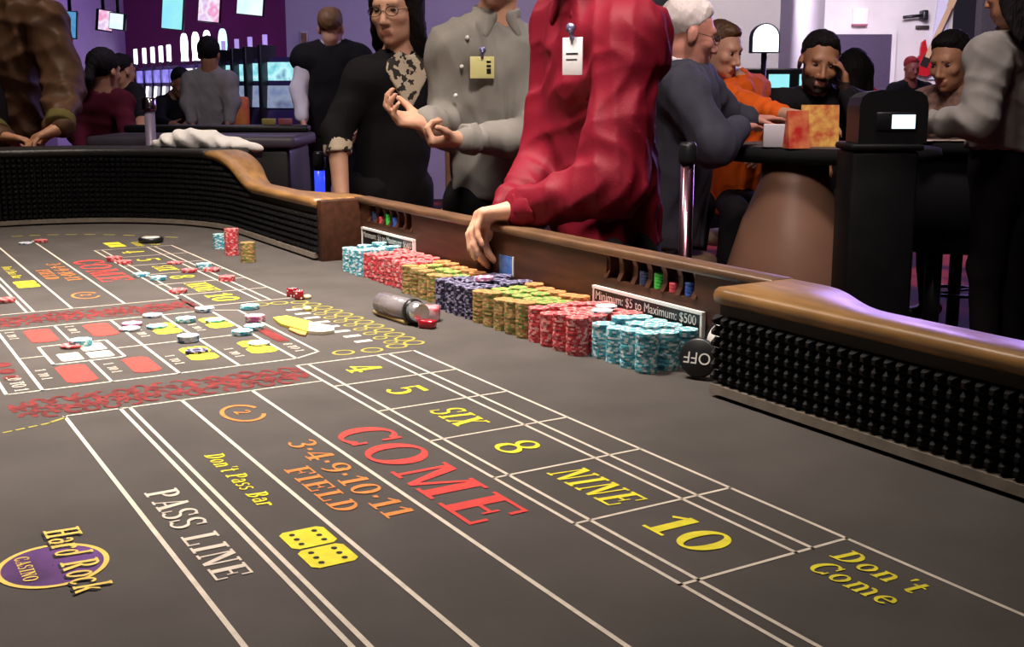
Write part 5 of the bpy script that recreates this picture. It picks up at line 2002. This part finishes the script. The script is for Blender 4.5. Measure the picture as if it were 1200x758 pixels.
# slot machines
def slot_machine(label, group, px, f, theta, kind, w=.5):
    t = empty('slot_machine', rloc(rpx(px, f), f), ROT - math.radians(theta), label, 'slot machine', group)
    w = {'plate': .44, 'arch': .385, 'fin': .385}[kind]
    h = w / 2 - .01
    mb = MB()
    mb.bbox(-h, -.02, 0, h, .45, .75, .01)
    prof = [(-.05, .75), (.45, .75), (.45, 1.5), (.12, 1.5), (.06, .98)]
    mb.sweep([[(-h, y, z) for y, z in prof], [(h, y, z) for y, z in prof]])
    mb.build('cabinet', mat('slot_cabinet', (0.04, 0.025, 0.09), .3), t)
    mb = MB()
    mb.bbox(-h, -.20, .74, h, .06, .80, .012)
    mb.build('button_deck', mat('slot_deck', (0.10, 0.09, 0.16), .3), t)
    a, b = SLOTM[kind]
    g_ = h - .03 if kind == 'fin' else .07
    mb = MB()
    mb.add([(-g_, .047, 1.0), (g_, .047, 1.0), (g_, .075, 1.22), (-g_, .075, 1.22)], [(0, 1, 2, 3)])
    mb.add([(-g_, .055, 1.0), (g_, .055, 1.0), (g_, .083, 1.22), (-g_, .083, 1.22)], [(3, 2, 1, 0)])
    mb.build('main_screen', a, t, (0, -.012, 0))
    mb = MB()
    mb.box(-h + .03, .098, 1.27, h - .03, .112, 1.45, 0)
    mb.build('upper_screen', b, t, (0, -.02, 0))
    if kind == 'plate':
        mb = MB()
        mb.bbox(-.078, .03, 1.55, .078, .06, 1.78, .012)
        mb.build('topper', MATS['topper_white'], t)
        mb = MB()
        mb.box(-.04, .03, 1.5, .04, .06, 1.56)
        mb.build('topper_stem', M_darkmetal, t)
    elif kind == 'arch':
        mb = MB()
        pts = [(-.118, 1.54), (.118, 1.54), (.095, 1.62), (.118, 1.70)] + [(.118 * math.cos(q), 1.76 + .14 * math.sin(q)) for q in [math.pi * i / 12 for i in range(1, 12)]] + [(-.118, 1.70), (-.095, 1.62)]
        mb.sweep([[(x, .03, z) for x, z in pts], [(x, .06, z) for x, z in pts]])
        mb.build('topper', MATS['topper_white' if px != 264 else 'topper_cyan'], t)
        mb = MB()
        mb.box(-.05, .03, 1.5, .05, .06, 1.55)
        mb.build('topper_stem', M_darkmetal, t)
    else:
        mb = MB()
        mb.bbox(-h - .012, -.06, .7, -h + .03, .3, 1.62, .01)
        mb.build('side_fin', M_darkmetal, t)
        mb = MB()
        mb.cyl((-h, .1, 1.5), (-h, .1, 1.72), .025, n=10)
        mb.build('candle_lamp', mat('lilac_candle', (.3, .2, .5), .3, emit=(.55, .4, 1), estr=.7), t)
    return t


mat('topper_white', (.5, .5, .5), .4, emit=(0.92, 0.93, 1.0), estr=2.2)
mat('topper_cyan', (.5, .5, .5), .4, emit=(0.45, 0.82, 1.0), estr=2.0)
SLOTM = {'plate': (screen_mat('slot_white_screen', [(.9, .92, 1), (.95, .95, 1), (.7, .7, 1)], 1.8, 2), screen_mat('slot_dim_screen', [(.10, .08, .4), (.25, .22, .8), (.4, .35, .9)], 1.0, 6)),
         'arch': (screen_mat('slot_pink_screen', [(.9, .3, .6), (1, .8, .95), (.5, .3, .9)], 1.0, 5), screen_mat('slot_lilac_screen', [(.8, .6, .95), (1, .95, 1), (.6, .5, 1)], 1.3, 5)),
         'fin': (screen_mat('slot_grey_screen', [(.12, .14, .3), (.35, .42, .6), (.2, .25, .5)], .7, 5), screen_mat('slot_cyan_screen', [(.1, .5, .6), (.5, .9, .95), (.1, .25, .4)], 1.1, 7))}
ordn = ('leftmost', 'second', 'third', 'fourth', 'rightmost')
for i, px in enumerate((164, 174, 183.5, 193, 202)):
    slot_machine(ordn[i] + ' slot machine of the five with flat white glowing toppers', 'slot machines with flat white toppers', px, 17.9 - .45 * i, 60, 'plate')
for i, px in enumerate((220, 233, 246, 264)):
    slot_machine(('leftmost', 'second', 'third', 'rightmost')[i] + ' slot machine of the four with arched glowing toppers', 'slot machines with arched toppers', px, 15.4 - .4 * i, 57, 'arch')
for i, px in enumerate((281, 297, 313, 331)):
    slot_machine(('leftmost', 'second', 'third', 'rightmost')[i] + ' slot machine of the four with dark fins and cyan screens', 'slot machines with dark fins', px, 13.2 - .53 * i, 14, 'fin')
# red slot chair
t = empty('slot_chair', rloc(rpx(283, 10.6), 10.6), ROT, 'red and yellow backed slot chair right of the grey-shirted man', 'chair')
mb = MB()
mb.bbox(-.06, -.03, .62, .10, .03, 1.12, .025)
mb.build('backrest', mat('red_yellow_vinyl', (0.50, 0.03, 0.02), .5, col2=(0.70, 0.30, 0.03), nscale=5), t)
mb = MB()
mb.bbox(-.16, -.1, .52, .18, .30, .60, .025)
mb.build('seat', mat('red_vinyl', (0.42, 0.02, 0.02), .5), t)
mb = MB()
mb.cyl((0, .1, .02), (0, .1, .53), .03)
mb.build('post', M_darkmetal, t)
mb = MB()
mb.lathe([(.22, 0), (.22, .015), (.05, .03)], c=(0, .1, 0))
mb.build('base', M_darkmetal, t)


# hanging and wall displays
def display(label, px, py, f, w, h, yaw, roll, m, hang=True):
    p = at(px, py, f)
    t = empty('wall_display', p, ROT + yaw, label, 'display', 'displays on the left')
    T = Matrix.Rotation(roll, 4, 'Y')
    mb = MB()
    mb.bbox(-w / 2 - .012, -.01, -h / 2 - .012, w / 2 + .012, .05, h / 2 + .012, .008, 0, T)
    mb.build('casing', M_darkmetal, t)
    mb = MB()
    mb.box(-w / 2, -.014, -h / 2, w / 2, -.0105, h / 2, 0, T)
    mb.build('screen', m, t)
    mb = MB()
    if hang:
        mb.cyl((0, .03, h / 2), (0, .03, CEIL - p[2] + .01), .02)
    else:
        mb.cyl((0, .03, 0), (0, .35, 0), .03)
    mb.build('mount', M_darkmetal, t)
    return t


S_cyan = screen_mat('display_cyan', [(.25, .75, .85), (.35, .90, .95), (.30, .80, 1.0)], 1.0, 3)
S_pink = screen_mat('display_pink', [(.95, .85, 1), (.9, .3, .6), (.95, .9, 1), (.7, .3, .8)], 1.0, 6)
S_white = screen_mat('display_white', [(.6, .85, .95), (.85, .95, 1), (.65, .9, 1)], 1.1, 3)
S_blue = screen_mat('display_blue', [(.05, .15, .4), (.12, .4, .75), (.08, .25, .6)], .8, 4)
display('tall cyan display hanging before the maroon wall, leftmost of three', 203, 0, 13.0, .22, .62, 0, .10, S_cyan)
display('pink and white display hanging before the maroon wall, middle of three', 246, -6, 13.2, .23, .58, 0, .10, S_pink)
display('pale display hanging before the maroon wall, rightmost of three', 294, -8, 13.0, .28, .46, 0, .10, S_white)
display('pale cyan display of the angled pair on the lilac wall', 137, 25, 13.4, .17, .17, -.25, .12, S_white)
display('blue and violet display of the angled pair on the lilac wall', 123, 24, 13.6, .16, .22, .75, .12, S_pink)
display('dim blue upright display left of the lilac wall', 82, 29, 13.0, .13, .28, .1, .08, S_blue)

# right background: counter with lit screens, arched lamp, wall fittings
t = empty('bar_counter', rloc(rpx(900, 10.0), 10.0), ROT, 'dark counter with cyan lit screens before the pale wall', 'counter')
mb = MB()
mb.bbox(-.62, -.25, 0, .50, .25, 1.36, .02)
mb.build('body', M_darkmetal, t)
for x, w_ in ((-.16, .05), (.0, .17), (.22, .10)):
    mb = MB()
    mb.box(x - w_ / 2, -.262, 1.20, x + w_ / 2, -.252, 1.31)
    mb.build('screen', S_cyan, t)
t = empty('arched_lamp', rloc(rpx(891, 9.2), 9.2), ROT, 'arched white lamp sign with dark blue rim on a pole', 'lamp sign')
zb, zt_ = float(at(891, 62, 9.2)[2]), float(at(891, 27, 9.2)[2])
hw = .112
pts = [(-hw, zb), (hw, zb), (hw, zt_ - hw)] + [(hw * math.cos(q), zt_ - hw + hw * math.sin(q)) for q in [math.pi * i / 14 for i in range(1, 14)]] + [(-hw, zt_ - hw)]
mb = MB()
mb.sweep([[(x, 0, z) for x, z in pts], [(x, .09, z) for x, z in pts]])
mb.build('rim', mat('navy_rim', (0.02, 0.02, 0.07), .3), t)
mb = MB()
zc = (zb + zt_) / 2
mb.sweep([[(x * .89, -.006, zc + (z - zc) * .92) for x, z in pts], [(x * .89, .02, zc + (z - zc) * .92) for x, z in pts]])
mb.build('lit_face', mat('lamp_face', (.6, .6, .6), .4, emit=(.93, .97, 1.0), estr=2.0), t)
mb = MB()
mb.cyl((0, .045, .02), (0, .045, zb + .01), .022)
mb.build('pole', M_darkmetal, t)
mb = MB()
mb.lathe([(.2, 0), (.2, .02), (.05, .04)], c=(0, .045, 0))
mb.build('base', M_darkmetal, t)
p = at(1008, 20, 16.42)
t = empty('exit_sign', p, ROT, 'small pinkish lit box sign high on the pale wall', 'sign')
mb = MB()
mb.bbox(-.10, -.03, -.10, .10, .06, .12, .01)
mb.build('box', mat('pink_sign_box', (.6, .4, .45), .4, emit=(1.0, .60, .70), estr=.75), t)
mb = MB()
mb.box(-.10, -.035, -.12, .10, .06, -.095)
mb.build('red_base', mat('sign_red_base', (.32, .06, .12), .5), t)
p = at(1080, 18, 16.4)
t = empty('wall_spotlight', p, ROT, 'black bracket spotlight on the pale wall above the guitar', 'spotlight')
mb = MB()
mb.cyl((-.27, -.05, -.03), (.02, -.05, .0), .022)
mb.build('arm', M_darkmetal, t)
mb = MB()
mb.bbox(-.01, -.09, -.07, .07, .09, .07, .02)
mb.build('head', M_darkmetal, t)
p = at(1081, 32, 16.46)
mb = MB()
mb.bbox(-.09, -.02, -.025, .09, .03, .025, .006)
props(mb.build('wall_plaque', mat('plaque_bronze', (0.06, 0.045, 0.04), .4, .5), loc=p, rot=(0, 0, ROT)), 'small dark plaque on the pale wall under the spotlight', 'plaque')
# guitar on the wall
p = at(1086, 66, 16.38)
t = empty('electric_guitar', p, ROT, 'red electric guitar hung at an angle on the pale wall', 'guitar')
T = Matrix.Rotation(math.radians(22), 4, 'Y')
mb = MB()
g = [(0, -.27), (.10, -.26), (.155, -.20), (.155, -.12), (.105, -.04), (.10, .02), (.15, .09), (.17, .17), (.13, .16), (.07, .10), (.03, .08), (-.03, .08), (-.07, .12), (-.12, .20), (-.15, .15), (-.13, .06), (-.10, -.02), (-.12, -.08), (-.16, -.15), (-.14, -.23), (-.08, -.265)]
mb.sweep([[tuple(T @ Vector((x, -.025, z))) for x, z in g], [tuple(T @ Vector((x, .025, z))) for x, z in g]])
mb.build('body', mat('guitar_red', (0.42, 0.012, 0.02), .25, coat=.4), t)
mb = MB()
mb.box(-.05, -.032, -.15, .06, -.026, .02, 0, T)
mb.build('pickguard', mat('guitar_black', (0.02, 0.015, 0.015), .3), t)
mb = MB()
mb.box(-.032, -.045, -.02, .032, -.02, .72, 0, T)
mb.build('neck', mat('guitar_neck', (0.55, 0.36, 0.22), .4), t)
mb = MB()
mb.box(-.05, -.04, .72, .045, -.02, .90, 0, T)
mb.build('headstock', mat('guitar_neck', (0.55, 0.36, 0.22), .4), t)
mb = MB()
pp = at(1098, 40, 16.45)
mb.add([(-.10, 0, -.62), (.12, 0, -.62), (.16, 0, .75), (.02, 0, .75), (-.10, .04, -.62), (.12, .04, -.62), (.16, .04, .75), (.02, .04, .75)], [(0, 1, 2, 3), (4, 7, 6, 5), (0, 4, 5, 1), (1, 5, 6, 2), (2, 6, 7, 3), (3, 7, 4, 0)])
props(mb.build('display_panel', mat('lilac_panel', (0.62, 0.60, 0.80), .7), loc=pp, rot=(0, 0, ROT)), 'tall pale lilac backing panel behind the red guitar', 'panel')
p = at(356, 46, 12.54)
t = empty('picture_frame', p, ROT, 'small brown framed picture on the pale pillar', 'picture')
mb = MB()
mb.bbox(-.045, 0, -.085, .045, .05, .085, .006)
mb.build('frame', mat('pale_frame', (.5, .45, .5), .5), t)
mb = MB()
mb.box(-.03, -.004, -.065, .03, .0, .065)
mb.build('print', mat('brown_print', (.16, .05, .03), .6, col2=(.36, .18, .08), nscale=14), t)

# white towel on the far rail
tw = []
for px, py, f, rr in ((186, 170, 3.98, .028), (205, 165, 3.97, .044), (226, 163, 3.96, .048), (246, 165, 3.95, .044), (266, 169, 3.93, .038), (284, 172, 3.90, .030), (297, 172, 3.86, .032)):
    tw.append((at(px, py, f), rr))
prims = [C(tw[i][0], tw[i + 1][0], tw[i][1], tw[i + 1][1], .03, np.array([0, 0, 1.0]), .62) for i in range(len(tw) - 1)]
prims += [C(tw[1][0] + FORW * .05, tw[4][0] + FORW * .05, .034, .026, .03, np.array([0, 0, 1.0]), .55)]
tb = tw[3][0].copy()
tb[2] = 0
V, Q = grow(prims, .006, folds(.007, 1.3, 77))
o = link('towel', np_mesh('towel', V - np.array([tb[0], tb[1], FELT + HIGH]), Q, [mat('white_towel_cloth', (0.82, 0.80, 0.78), .9, bump=.2, bscale=200)]), None, None, (tb[0], tb[1], FELT + HIGH))
props(o, 'crumpled white towel lying on the far rail', 'towel')
